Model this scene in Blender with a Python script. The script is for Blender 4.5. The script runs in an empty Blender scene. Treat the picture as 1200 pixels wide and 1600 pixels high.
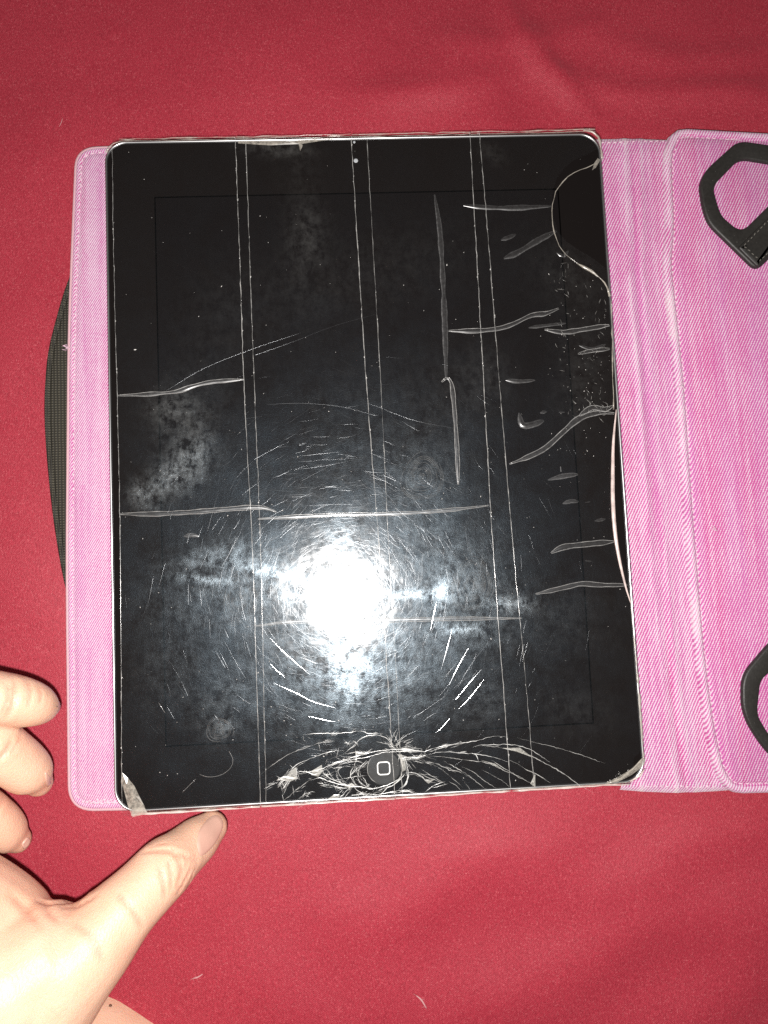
import bpy, bmesh, math, random
import numpy as np
from mathutils import Vector, Matrix, noise
from mathutils.bvhtree import BVHTree

SC = bpy.context.scene
COL = SC.collection
random.seed(7)
RNG = np.random.default_rng(7)

# ------------------------------------------------------------------ camera
FPX = 1202.0                     # focal length in pixels of a 1200 x 1600 frame
ZT = 0.0125                      # height of the tablet's glass above the cloth
CAM = Vector((-0.0090, -0.0440, 0.2749 + ZT))
_rv = Vector((0.0852, -0.0461, -0.0429))
CAMR = Matrix.Rotation(_rv.length, 3, _rv.normalized())
cam = bpy.data.cameras.new('camera')
cam.sensor_fit = 'VERTICAL'
cam.sensor_height = 24.0
cam.lens = 24.0 * FPX / 1600.0
cam.clip_start = 0.005
cam.clip_end = 20
cam_ob = bpy.data.objects.new('camera', cam)
cam_ob.matrix_world = Matrix.Translation(CAM) @ CAMR.to_4x4()
COL.objects.link(cam_ob)
SC.camera = cam_ob

# ------------------------------------------------------------------ light: the phone's flash, and a dim room
world = bpy.data.worlds.new('World')
SC.world = world
world.use_nodes = True
bg = world.node_tree.nodes['Background']
bg.inputs['Color'].default_value = (1.0, 0.86, 0.80, 1)
bg.inputs['Strength'].default_value = 0.09
fl = bpy.data.lights.new('flash', 'POINT')
fl.energy = 6.4
fl.color = (1.0, 0.965, 0.93)
fl.shadow_soft_size = 0.0030
fl_ob = bpy.data.objects.new('flash', fl)
fl_ob.location = CAM + Vector((-0.0058, -0.0116, 0.0))
COL.objects.link(fl_ob)

SC.view_settings.view_transform = 'Standard'
SC.view_settings.look = 'None'
SC.view_settings.exposure = 0.0
SC.view_settings.gamma = 1.0
SC.view_settings.use_curve_mapping = False
SC.render.engine = 'CYCLES'
SC.cycles.use_denoising = False
SC.cycles.max_bounces = 6
SC.cycles.diffuse_bounces = 3
SC.cycles.glossy_bounces = 3
SC.cycles.transparent_max_bounces = 16
SC.cycles.sample_clamp_indirect = 4.0


# ------------------------------------------------------------------ helpers
def U(x, y, z=0.0):
    """point of the scene at height z measured at photo position x, y"""
    d = CAMR @ Vector(((x - 600) / FPX, -(y - 800) / FPX, -1.0))
    t = (z - CAM.z) / d.z
    return CAM + d * t


def mmpx(z):
    return (CAM.z - z) / FPX


def catmull(pts, step):
    pts = [Vector(p) for p in pts]
    if len(pts) < 3:
        a, b = pts
        n = max(1, int((b - a).length / step))
        return [a.lerp(b, i / n) for i in range(n + 1)]
    out = []
    P = [pts[0] * 2 - pts[1]] + pts + [pts[-1] * 2 - pts[-2]]
    for i in range(1, len(P) - 2):
        p0, p1, p2, p3 = P[i - 1:i + 3]
        n = max(1, int((p2 - p1).length / step))
        for k in range(n):
            t = k / n
            out.append(0.5 * ((2 * p1) + (p2 - p0) * t + (2 * p0 - 5 * p1 + 4 * p2 - p3) * t * t
                              + (3 * p1 - p0 - 3 * p2 + p3) * t ** 3))
    out.append(pts[-1])
    return out


class MB:
    def __init__(self):
        self.v = []
        self.f = []

    def add(self, vs, fs):
        o = len(self.v)
        self.v += [tuple(p) for p in vs]
        self.f += [tuple(i + o for i in f) for f in fs]

    def tube(self, path, radii, n=6, flat=1.0, caps=True):
        path = [Vector(p) for p in path]
        m = len(path)
        if not isinstance(radii, (list, tuple, np.ndarray)):
            radii = [radii] * m
        vs, fs = [], []
        for i in range(m):
            t = (path[min(i + 1, m - 1)] - path[max(i - 1, 0)])
            if t.length < 1e-12:
                t = Vector((1, 0, 0))
            t.normalize()
            s = t.cross(Vector((0, 0, 1)))
            if s.length < 1e-4:
                s = Vector((1, 0, 0))
            s.normalize()
            u = s.cross(t)
            for k in range(n):
                a = 2 * math.pi * k / n
                vs.append(path[i] + s * (math.cos(a) * radii[i]) + u * (math.sin(a) * radii[i] * flat))
        for i in range(m - 1):
            for k in range(n):
                k2 = (k + 1) % n
                fs.append((i * n + k, i * n + k2, (i + 1) * n + k2, (i + 1) * n + k))
        if caps:
            fs.append(tuple(range(n - 1, -1, -1)))
            fs.append(tuple((m - 1) * n + k for k in range(n)))
        self.add(vs, fs)

    def box(self, c, s):
        x, y, z = c
        a, b, d = s[0] / 2, s[1] / 2, s[2] / 2
        v = [(x + i * a, y + j * b, z + k * d) for i in (-1, 1) for j in (-1, 1) for k in (-1, 1)]
        self.add(v, [(0, 1, 3, 2), (4, 6, 7, 5), (0, 4, 5, 1), (2, 3, 7, 6), (0, 2, 6, 4), (1, 5, 7, 3)])

    def grid(self, rows):
        """rows: list of equal-length point lists"""
        n = len(rows[0])
        vs = [p for r in rows for p in r]
        fs = []
        for i in range(len(rows) - 1):
            for k in range(n - 1):
                fs.append((i * n + k, (i + 1) * n + k, (i + 1) * n + k + 1, i * n + k + 1))
        self.add(vs, fs)

    def build(self, name, m, parent=None, smooth=True, kind=None):
        me = bpy.data.meshes.new(name)
        me.from_pydata(self.v, [], self.f)
        me.validate()
        bm = bmesh.new()
        bm.from_mesh(me)
        bmesh.ops.recalc_face_normals(bm, faces=bm.faces)
        bm.to_mesh(me)
        bm.free()
        if smooth:
            me.polygons.foreach_set('use_smooth', [True] * len(me.polygons))
        if m:
            me.materials.append(m)
        return link(name, me, parent, kind)


def link(name, me, parent=None, kind=None):
    o = bpy.data.objects.new(name, me)
    COL.objects.link(o)
    if parent:
        o.parent = parent
    if kind:
        o['kind'] = kind
    return o


def empty(name, loc=(0, 0, 0)):
    o = bpy.data.objects.new(name, None)
    o.empty_display_size = 0.02
    COL.objects.link(o)
    return o


def tag(o, label, cat, group=None):
    o['label'] = label
    o['category'] = cat
    if group:
        o['group'] = group


def attr(me, name, vals):
    a = me.attributes.new(name, 'FLOAT', 'POINT')
    a.data.foreach_set('value', np.asarray(vals, dtype=np.float32))


def rrect(x0, y0, x1, y1, r, n=8):
    out = []
    for cx, cy, a0 in ((x1 - r, y1 - r, 0), (x0 + r, y1 - r, 90), (x0 + r, y0 + r, 180), (x1 - r, y0 + r, 270)):
        for i in range(n + 1):
            a = math.radians(a0 + 90 * i / n)
            out.append(Vector((cx + r * math.cos(a), cy + r * math.sin(a))))
    return out


def round_poly(pts, rad, n=6):
    """2-D polygon with each corner rounded"""
    out = []
    m = len(pts)
    for i in range(m):
        p = Vector(pts[i][:2])
        a = Vector(pts[i - 1][:2]) - p
        b = Vector(pts[(i + 1) % m][:2]) - p
        r = rad[i] if isinstance(rad, (list, tuple)) else rad
        d = min(r, a.length * 0.48, b.length * 0.48)
        if d < 1e-6:
            out.append(p)
            continue
        A, B = p + a.normalized() * d, p + b.normalized() * d
        for k in range(n + 1):
            t = k / n
            out.append(A * (1 - t) ** 2 + p * 2 * t * (1 - t) + B * t * t)
    return out


def densify(poly, step):
    out = []
    for i, p in enumerate(poly):
        q = poly[(i + 1) % len(poly)]
        n = max(1, int((q - p).length / step))
        for k in range(n):
            out.append(p.lerp(q, k / n))
    return out


def area2(poly):
    return sum(poly[i - 1].x * poly[i].y - poly[i].x * poly[i - 1].y for i in range(len(poly)))


def inset(poly, d):
    m = len(poly)
    s = 1 if area2(poly) > 0 else -1
    out = []
    for i in range(m):
        t = (poly[(i + 1) % m] - poly[i - 1]).normalized()
        out.append(poly[i] + Vector((-t.y, t.x)) * d * s)
    return out


def panel(mb, poly, profile, bottom=None):
    """padded plate: rings (inset, z) from the outside in, closed on top"""
    m = len(poly)
    vs, fs = [], []
    for d, z in profile:
        for p in inset(poly, d):
            vs.append((p.x, p.y, z))
    L = len(profile)
    for j in range(L - 1):
        for i in range(m):
            i2 = (i + 1) % m
            fs.append((j * m + i, j * m + i2, (j + 1) * m + i2, (j + 1) * m + i))
    fs.append(tuple((L - 1) * m + i for i in range(m)))
    fs.append(tuple(range(m - 1, -1, -1)))
    mb.add(vs, fs)


def fbm(x, y, s, o=3, seed=0.0):
    return noise.fractal(Vector((x * s, y * s, seed)), 1.0, 2.0, o)


# ------------------------------------------------------------------ materials
class NT:
    def __init__(self, name):
        self.m = bpy.data.materials.new(name)
        self.m.use_nodes = True
        self.t = self.m.node_tree
        self.t.nodes.clear()
        self.out = self.n('ShaderNodeOutputMaterial')

    def n(self, typ, ins=None, **props):
        nd = self.t.nodes.new(typ)
        for k, v in props.items():
            setattr(nd, k, v)
        for k, v in (ins or {}).items():
            self.set(nd, k, v)
        return nd

    def set(self, nd, k, v):
        s = nd.inputs[k]
        if isinstance(v, bpy.types.NodeSocket):
            self.t.links.new(v, s)
        elif isinstance(v, bpy.types.Node):
            self.t.links.new(v.outputs[0], s)
        else:
            if isinstance(v, (tuple, list)) and len(v) == 3 and s.type == 'RGBA':
                v = (*v, 1)
            s.default_value = v

    def math(self, op, a, b=None, c=None, clamp=False):
        nd = self.n('ShaderNodeMath', operation=op, use_clamp=clamp)
        for i, v in enumerate((a, b, c)):
            if v is not None:
                self.set(nd, i, v)
        return nd.outputs[0]

    def mix(self, f, a, b, blend='MIX'):
        nd = self.n('ShaderNodeMix', data_type='RGBA', blend_type=blend)
        self.set(nd, 0, f)
        self.set(nd, 6, a)
        self.set(nd, 7, b)
        return nd.outputs[2]

    def noise(self, vec, scale, detail=2.0, rough=0.5, dist=0.0):
        nd = self.n('ShaderNodeTexNoise', {'Scale': scale, 'Detail': detail, 'Roughness': rough, 'Distortion': dist})
        if vec is not None:
            self.set(nd, 'Vector', vec)
        return nd.outputs[0]

    def ramp(self, f, lo, hi, a=0.0, b=1.0):
        nd = self.n('ShaderNodeMapRange', {'From Min': lo, 'From Max': hi, 'To Min': a, 'To Max': b}, clamp=True)
        self.set(nd, 'Value', f)
        return nd.outputs[0]

    def coord(self):
        return self.n('ShaderNodeTexCoord').outputs['Object']

    def mapping(self, vec, rot=0.0, scale=(1, 1, 1)):
        nd = self.n('ShaderNodeMapping', {'Rotation': (0, 0, rot), 'Scale': scale})
        self.set(nd, 'Vector', vec)
        return nd.outputs[0]

    def attr(self, name):
        return self.n('ShaderNodeAttribute', attribute_name=name).outputs['Fac']

    def bump(self, h, dist, strength=1.0, normal=None):
        nd = self.n('ShaderNodeBump', {'Strength': strength, 'Distance': dist})
        self.set(nd, 'Height', h)
        if normal is not None:
            self.set(nd, 'Normal', normal)
        return nd.outputs[0]

    def surf(self, s):
        self.t.links.new(s if isinstance(s, bpy.types.NodeSocket) else s.outputs[0], self.out.inputs['Surface'])
        return self.m

    def pbsdf(self, **k):
        nd = self.n('ShaderNodeBsdfPrincipled')
        for kk, v in k.items():
            self.set(nd, kk.replace('_', ' '), v)
        return nd


def mat_cloth():
    t = NT('red_satin_cloth')
    c = t.coord()
    big = t.noise(c, 22, 3, 0.6)
    fine = t.noise(c, 2300, 2, 0.65)
    grain = t.noise(t.mapping(c, math.radians(38), (1, 0.4, 1)), 2200, 3, 0.7)
    tw = t.n('ShaderNodeTexWave', {'Scale': 620.0, 'Distortion': 2.2, 'Detail': 2.0, 'Detail Scale': 2.0},
             wave_type='BANDS', bands_direction='X')
    t.set(tw, 'Vector', t.mapping(c, math.radians(-52)))
    f = t.math('ADD', t.math('MULTIPLY', grain, 0.75), t.math('MULTIPLY', tw.outputs[1], 0.25))
    col = t.mix(t.ramp(f, 0.30, 0.70), (0.215, 0.0115, 0.023), (0.465, 0.042, 0.067))
    col = t.mix(t.ramp(fine, 0.56, 0.76, 0, 0.60), col, (0.74, 0.22, 0.24))
    col = t.mix(t.ramp(big, 0.3, 0.7, 0.0, 0.22), col, (0.28, 0.014, 0.030))
    h = t.math('ADD', t.math('MULTIPLY', grain, 0.6), t.math('MULTIPLY', fine, 0.4))
    b = t.bump(h, 0.00030, 1.0)
    p = t.pbsdf(Base_Color=col, Roughness=0.5, Normal=b, Sheen_Weight=0.25, Sheen_Roughness=0.4,
                Sheen_Tint=(1.0, 0.45, 0.5, 1))
    p.inputs['Specular IOR Level'].default_value = 0.28
    return t.surf(p)


def mat_denim(name, period=0.00098, pale=0.0, angle=62):
    t = NT(name)
    c = t.coord()
    wear = t.attr('wear')
    warp = t.noise(c, 900, 2)
    # twill diagonals, broken into short floats by the crossing yarn
    rot = t.mapping(c, math.radians(-angle))
    sep = t.n('ShaderNodeSeparateXYZ')
    t.set(sep, 0, rot)
    ph = t.math('ADD', t.math('MULTIPLY', sep.outputs[1], 2 * math.pi / period), t.math('MULTIPLY', warp, 2.6))
    tw = t.math('SINE', ph)
    sep2 = t.n('ShaderNodeSeparateXYZ')
    t.set(sep2, 0, c)
    wf = t.math('SINE', t.math('ADD', t.math('MULTIPLY', sep2.outputs[1], 2 * math.pi / (period * 0.72)), t.math('MULTIPLY', warp, 2.0)))
    tw = t.math('ADD', t.math('MULTIPLY', tw, 0.7), t.math('MULTIPLY', wf, 0.22))
    fine = t.noise(c, 2000, 2, 0.6)
    streak = t.noise(t.mapping(c, 0, (1, 0.035, 1)), 520, 3, 0.6)
    streak2 = t.noise(t.mapping(c, 0, (1, 0.06, 1)), 110, 2, 0.6)
    mott = t.noise(c, 70, 4, 0.6)
    f = t.math('ADD', t.ramp(tw, -0.65, 0.75, -0.24, 0.90), t.math('MULTIPLY', t.math('SUBTRACT', fine, 0.5), 1.1))
    f = t.math('ADD', f, t.math('MULTIPLY', t.math('SUBTRACT', streak, 0.5), 0.85))
    f = t.math('ADD', f, t.math('MULTIPLY', t.math('SUBTRACT', mott, 0.5), 0.45))
    f = t.math('ADD', f, pale)
    f = t.math('ADD', f, t.math('MULTIPLY', wear, 0.80))
    deep = t.mix(t.ramp(streak2, 0.35, 0.65), (0.47, 0.060, 0.23), (0.44, 0.095, 0.31))
    col = t.mix(t.ramp(f, -0.05, 0.50), deep, (0.56, 0.205, 0.39))
    col = t.mix(t.ramp(f, 0.45, 1.0), col, (0.66, 0.55, 0.63))
    col = t.mix(t.math('MULTIPLY', t.ramp(wear, 0.55, 1.1), 0.55), col, (0.68, 0.56, 0.53))
    h = t.math('ADD', t.math('MULTIPLY', tw, 0.6), t.math('MULTIPLY', fine, 0.5))
    b = t.bump(h, 0.00016, 0.8)
    p = t.pbsdf(Base_Color=col, Roughness=0.85, Normal=b, Sheen_Weight=0.25, Sheen_Roughness=0.5)
    p.inputs['Specular IOR Level'].default_value = 0.2
    return t.surf(p)


def mat_simple(name, col, rough=0.5, metal=0.0, bump=None, spec=0.5, var=0.0, vscale=400):
    t = NT(name)
    c = t.coord()
    n = t.noise(c, vscale, 3, 0.6)
    dark = tuple(x * (1 - var) for x in col)
    cc = t.mix(n, dark, tuple(min(1, x * (1 + var)) for x in col))
    p = t.pbsdf(Base_Color=cc, Roughness=rough, Metallic=metal)
    p.inputs['Specular IOR Level'].default_value = spec
    if bump:
        t.set(p, 'Normal', t.bump(t.noise(c, bump[0], 3, 0.6), bump[1], 0.8))
    return t.surf(p)


def mat_elastic():
    t = NT('black_elastic')
    c = t.coord()
    w1 = t.n('ShaderNodeTexWave', {'Scale': 330.0, 'Distortion': 0.8}, wave_type='BANDS', bands_direction='Y')
    t.set(w1, 'Vector', c)
    w2 = t.n('ShaderNodeTexWave', {'Scale': 260.0, 'Distortion': 1.0}, wave_type='BANDS', bands_direction='X')
    t.set(w2, 'Vector', c)
    h = t.math('MULTIPLY', w1.outputs[1], w2.outputs[1])
    col = t.mix(h, (0.014, 0.012, 0.008), (0.095, 0.085, 0.060))
    p = t.pbsdf(Base_Color=col, Roughness=0.75, Normal=t.bump(h, 0.0003, 1.0))
    return t.surf(p)


def mat_leather():
    t = NT('black_leatherette')
    c = t.coord()
    n = t.noise(c, 900, 3, 0.6)
    lint = t.noise(c, 1500, 1, 0.5)
    big = t.noise(c, 60, 3, 0.6)
    col = t.mix(n, (0.010, 0.009, 0.008), (0.030, 0.028, 0.025))
    col = t.mix(t.ramp(lint, 0.74, 0.80, 0, 0.5), col, (0.30, 0.28, 0.26))
    p = t.pbsdf(Base_Color=col, Roughness=t.ramp(big, 0.3, 0.7, 0.42, 0.6), Normal=t.bump(n, 0.00012, 0.8))
    p.inputs['Specular IOR Level'].default_value = 0.5
    return t.surf(p)


def mat_black_glass(name, col):
    t = NT(name)
    p = t.pbsdf(Base_Color=col, Roughness=0.09)
    p.inputs['Specular IOR Level'].default_value = 0.2
    return t.surf(p)


def mat_tape():
    """clear packing tape: see-through, sharp gloss, haze of rubbed-in micro scratches, greasy marks, glare and room reflection put in as smears"""
    t = NT('clear_tape')
    c = t.coord()
    sm = t.attr('smudge_glare')
    top = t.attr('surface')
    wavy = t.noise(c, 95, 3, 0.55)
    mid = t.noise(c, 420, 3, 0.6)
    micro = t.noise(c, 2600, 3, 0.75)
    h = t.math('ADD', wavy, t.math('MULTIPLY', mid, 0.035))
    h = t.math('ADD', h, t.math('MULTIPLY', micro, 0.006))
    nb = t.bump(h, 0.00024, 1.0)
    sharp = t.n('ShaderNodeBsdfGlossy', {'Color': (1, 1, 1), 'Roughness': 0.15, 'Normal': nb}, distribution='GGX')
    nb2 = t.bump(micro, 0.00006, 1.0)
    broad = t.n('ShaderNodeBsdfGlossy', {'Color': (0.52, 0.77, 1.0), 'Roughness': 0.36, 'Normal': nb2}, distribution='GGX')
    glow = t.n('ShaderNodeBsdfGlossy', {'Color': (0.70, 0.87, 1.0), 'Roughness': 0.28, 'Normal': nb2}, distribution='GGX')
    dirt_glare = t.n('ShaderNodeBsdfDiffuse', {'Color': (0.62, 0.60, 0.56)})
    clear = t.n('ShaderNodeBsdfTransparent', {'Color': (0.99, 0.99, 0.985)})
    g1 = t.noise(c, 48, 6, 0.66, 0.6)
    g2 = t.noise(t.mapping(c, math.radians(25), (1, 0.35, 1)), 500, 5, 0.75)
    patch = t.ramp(t.math('ADD', t.math('MULTIPLY', g1, 0.75), t.math('MULTIPLY', g2, 0.25)), 0.40, 0.68)
    spark = t.ramp(micro, 0.50, 0.75)
    bfac = t.math('ADD', 0.0008, t.math('ADD', t.math('MULTIPLY', patch, 0.010), t.math('MULTIPLY', spark, 0.007)))
    dn = t.ramp(t.math('ADD', t.math('MULTIPLY', t.noise(c, 240, 5, 0.75), 0.7), t.math('MULTIPLY', g2, 0.3)), 0.42, 0.62)
    smd = t.math('MULTIPLY', sm, dn)
    gfac = t.math('ADD', t.math('MULTIPLY', smd, 0.060), t.math('ADD', 0.0042, t.math('MULTIPLY', t.math('MULTIPLY', patch, spark), 0.014)))
    dfac = t.math('MULTIPLY', smd, 0.050)  # whitens real marks and painted glare smears alike
    m1 = t.n('ShaderNodeMixShader', {0: t.math('MULTIPLY', top, 0.028), 1: clear, 2: sharp})
    m2 = t.n('ShaderNodeMixShader', {0: t.math('MULTIPLY', top, bfac), 1: m1, 2: broad})
    mg = t.n('ShaderNodeMixShader', {0: t.math('MULTIPLY', top, gfac), 1: m2, 2: glow})
    m3 = t.n('ShaderNodeMixShader', {0: t.math('MULTIPLY', top, dfac), 1: mg, 2: dirt_glare})
    return t.surf(m3)


def mat_milky(name, col, dens, gloss=0.05, rough=0.2, nscale=900, use_attr=False):
    """stretched or creased clear plastic: partly see-through, partly whitened"""
    t = NT(name)
    c = t.coord()
    n = t.noise(c, nscale, 3, 0.7)
    d = t.ramp(n, 0.3, 0.7, dens * 0.35, min(1, dens * 1.5))
    if use_attr:
        d = t.math('MULTIPLY', d, t.attr('milk'))
    clear = t.n('ShaderNodeBsdfTransparent')
    dif = t.n('ShaderNodeBsdfDiffuse', {'Color': col})
    gl = t.n('ShaderNodeBsdfGlossy', {'Color': (1, 1, 1), 'Roughness': rough}, distribution='GGX')
    m1 = t.n('ShaderNodeMixShader', {0: d, 1: clear, 2: dif})
    m2 = t.n('ShaderNodeMixShader', {0: gloss, 1: m1, 2: gl})
    return t.surf(m2)


def mat_scratch(name, w, rough):
    t = NT(name)
    clear = t.n('ShaderNodeBsdfTransparent')
    gl = t.n('ShaderNodeBsdfGlossy', {'Color': (0.92, 0.96, 1.0), 'Roughness': rough}, distribution='GGX')
    return t.surf(t.n('ShaderNodeMixShader', {0: w, 1: clear, 2: gl}))


def mat_skin():
    t = NT('skin')
    c = t.coord()
    blot = t.noise(c, 55, 4, 0.6)
    pores = t.noise(c, 1500, 3, 0.7)
    lines = t.n('ShaderNodeTexVoronoi', {'Scale': 900.0}, feature='DISTANCE_TO_EDGE')
    t.set(lines, 'Vector', t.mapping(c, math.radians(40), (1, 0.5, 1)))
    red = t.attr('red')
    col = t.mix(t.ramp(blot, 0.3, 0.7), (0.70, 0.435, 0.300), (0.76, 0.52, 0.375))
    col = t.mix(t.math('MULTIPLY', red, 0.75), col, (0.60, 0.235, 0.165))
    h = t.math('ADD', t.math('MULTIPLY', pores, 0.5), t.math('MULTIPLY', t.ramp(lines.outputs[0], 0, 0.25), 0.5))
    p = t.pbsdf(Base_Color=col, Roughness=0.46, Normal=t.bump(h, 0.00012, 0.7))
    p.inputs['Subsurface Weight'].default_value = 0.25
    p.inputs['Subsurface Radius'].default_value = (1.0, 0.35, 0.2)
    p.inputs['Subsurface Scale'].default_value = 0.0022
    p.inputs['Specular IOR Level'].default_value = 0.4
    return t.surf(p)


M_CLOTH = mat_cloth()
M_DENIM = mat_denim('pink_denim', pale=0.06)
M_DENIM_P = mat_denim('pink_denim_panel', 0.00070, 0.22, 58)
M_THREAD = mat_simple('pale_thread', (0.68, 0.48, 0.57), 0.8, var=0.15, vscale=900)
M_BINDING = mat_simple('pale_pink_binding', (0.60, 0.36, 0.40), 0.85, var=0.2, vscale=1500, bump=(1500, 0.0002))
M_ELASTIC = mat_elastic()
M_LEATHER = mat_leather()
M_GREYTHREAD = mat_simple('grey_thread', (0.16, 0.15, 0.13), 0.8, var=0.3)
M_ALU = mat_simple('aluminium', (0.58, 0.58, 0.59), 0.34, 1.0, var=0.04)
M_GASKET = mat_simple('black_gasket', (0.012, 0.012, 0.012), 0.5)
M_GLASS = mat_black_glass('black_glass', (0.0074, 0.0060, 0.0058))
M_DISP = mat_black_glass('dark_display', (0.0066, 0.0056, 0.0058))
M_GAP = mat_simple('display_gap', (0.0015, 0.0015, 0.0015), 0.9, spec=0.0)
M_BUTTON = mat_simple('button_black', (0.020, 0.019, 0.018), 0.42, var=0.3, vscale=900, spec=0.3)
M_ICON = mat_simple('icon_grey', (0.88, 0.88, 0.86), 0.5)
M_LENS = mat_simple('lens_grey', (0.45, 0.47, 0.50), 0.15)
M_TAPE = mat_tape()
M_CREASE = mat_milky('tape_crease', (0.70, 0.70, 0.70), 0.058, gloss=0.08, rough=0.26, use_attr=True)
M_EDGE = mat_milky('tape_edge', (0.80, 0.79, 0.76), 0.32, gloss=0.12, nscale=500)
M_EDGE_FAINT = mat_milky('tape_edge_faint', (0.80, 0.79, 0.76), 0.22, gloss=0.09, nscale=420)
M_TORN = mat_milky('torn_tape', (0.62, 0.57, 0.49), 0.38, gloss=0.05, nscale=700)
M_CURL = mat_milky('curled_tape', (0.78, 0.64, 0.60), 0.85, gloss=0.05, nscale=300)  # pink reflection on the curl put into the plastic's colour
M_CRACK = mat_milky('cracked_glass', (0.90, 0.90, 0.88), 1.0, gloss=0.14, rough=0.25, nscale=1100)
M_CRACK_F = mat_milky('cracked_glass_faint', (0.82, 0.81, 0.78), 0.42, gloss=0.08, rough=0.25, nscale=1100)
M_SHARD = mat_milky('glass_shard', (0.74, 0.72, 0.66), 0.36, gloss=0.08, rough=0.3, nscale=1600)
M_SCR = mat_scratch('fine_scratch', 0.034, 0.20)
M_SCR2 = mat_scratch('deep_scratch', 0.25, 0.16)
M_DUST = mat_simple('pale_dust', (0.62, 0.60, 0.57), 0.9)
M_LINT = mat_simple('pale_lint', (0.55, 0.27, 0.28), 0.9)
M_SKIN = mat_skin()
M_NAIL = mat_simple('nail', (0.62, 0.37, 0.29), 0.38, var=0.06, vscale=200)
M_MOLE = mat_simple('mole', (0.16, 0.08, 0.05), 0.7)

# ------------------------------------------------------------------ the red cloth
nx, ny = 260, 300
X0, X1, Y0, Y1 = -0.42, 0.46, -0.46, 0.42
FOLDS = [  # photo points of soft folds: start, end, width mm, height mm
    ((560, 190), (760, 60), 13, 1.2), ((780, -20), (895, 150), 4, 1.1), ((830, 40), (950, 190), 4, .7), ((870, 110), (1230, 165), 5, .8), ((560, 140), (800, 120), 5, .6), ((700, 60), (960, 40), 6, .6), ((950, 60), (1210, 90), 5, .5),
    ((800, 110), (860, 190), 9, -1.0), ((330, 60), (560, 20), 24, 1.2), ((-40, 330), (90, 180), 26, 1.0),
    ((480, 1440), (900, 1320), 14, 1.1), ((700, 1580), (1220, 1390), 15, 1.6), ((820, 1400), (1230, 1300), 11, 1.0), ((380, 1500), (560, 1620), 14, 1.0), ((560, 1470), (700, 1640), 12, .8),
    ((10, 800), (60, 1000), 22, 0.8), ((1000, 1620), (1230, 1480), 15, 1.2)]
FW = [(U(*a), U(*b), w / 1000, h / 1000) for a, b, w, h in FOLDS]
gx, gy = np.meshgrid(np.linspace(X0, X1, nx), np.linspace(Y0, Y1, ny))
gz = np.zeros_like(gx)
for a, b, w, h in FW:
    d = np.array([b.x - a.x, b.y - a.y])
    L = np.linalg.norm(d)
    d /= L
    s = (gx - a.x) * d[0] + (gy - a.y) * d[1]
    q = -(gx - a.x) * d[1] + (gy - a.y) * d[0] + 0.004 * np.sin(s * 60)
    e = np.clip(np.minimum(s + 0.02, L + 0.02 - s) / 0.04, 0, 1)
    gz += 1.9 * h * np.exp(-(q / w) ** 2) * e * e * (3 - 2 * e)
for j in range(ny):
    for i in range(nx):
        gz[j, i] += 0.0009 * fbm(gx[j, i], gy[j, i], 14, 2, 3.1) + 0.0003 * fbm(gx[j, i], gy[j, i], 55, 2, 8.1)
# flattened beneath the case
inx = np.clip((0.125 - np.abs(gx - 0.012 - np.clip(gx - 0.0, 0, 0.3))) / 0.03, 0, 1)
iny = np.clip((0.145 - np.abs(gy)) / 0.03, 0, 1)
under = inx * iny
gz = gz * (1 - under) - 0.0016 * under - 0.0012
mb = MB()
mb.v = list(zip(gx.ravel(), gy.ravel(), gz.ravel()))
for j in range(ny - 1):
    for i in range(nx - 1):
        k = j * nx + i
        mb.f.append((k, k + 1, k + nx + 1, k + nx))
cloth = mb.build('bedsheet', M_CLOTH, kind='structure')
cloth['label'] = 'dark red satin weave cloth spread under everything'


def cloth_z(x, y):
    i = int(np.clip((x - X0) / (X1 - X0) * (nx - 1), 0, nx - 1))
    j = int(np.clip((y - Y0) / (Y1 - Y0) * (ny - 1), 0, ny - 1))
    return float(gz[j, i])


# ------------------------------------------------------------------ the pink folio case
case = empty('folio_case')
tag(case, 'pink denim folio case lying open beneath the black tablet', 'case')


def P2(x, y, z):
    p = U(x, y, z)
    return Vector((p.x, p.y))


def stitches(path2d, z, name, m, parent, length=0.0016, gap=0.0009, r=0.00033, jitter=0.00018):
    """thread passes along a 2-D path (Vectors), each a small raised float"""
    mb = MB()
    acc, tgt = 0.0, 0.0
    pts = [Vector((p.x, p.y, 0)) for p in path2d]
    segs = [(pts[i], pts[i + 1]) for i in range(len(pts) - 1)]
    pos = 0.0
    for a, b in segs:
        L = (b - a).length
        while tgt < pos + L:
            t = (tgt - pos) / max(L, 1e-9)
            c = a.lerp(b, t)
            d = (b - a).normalized()
            n = Vector((-d.y, d.x, 0))
            d2 = (d + n * random.uniform(0.0, 0.45)).normalized()
            c = c + n * random.uniform(-jitter, jitter)
            ll = length * random.uniform(0.8, 1.1)
            zz = z(c.x, c.y) if callable(z) else z
            mb.tube([c - d2 * ll * .5 + Vector((0, 0, zz - r)), c - d2 * ll * .2 + Vector((0, 0, zz + r * .5)),
                     c + d2 * ll * .2 + Vector((0, 0, zz + r * .5)), c + d2 * ll * .5 + Vector((0, 0, zz - r))],
                    [r * .6, r, r, r * .6], 5)
            tgt += length + gap * random.uniform(0.8, 1.2)
        pos += L
    return mb.build(name, m, parent, kind='stuff')


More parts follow.
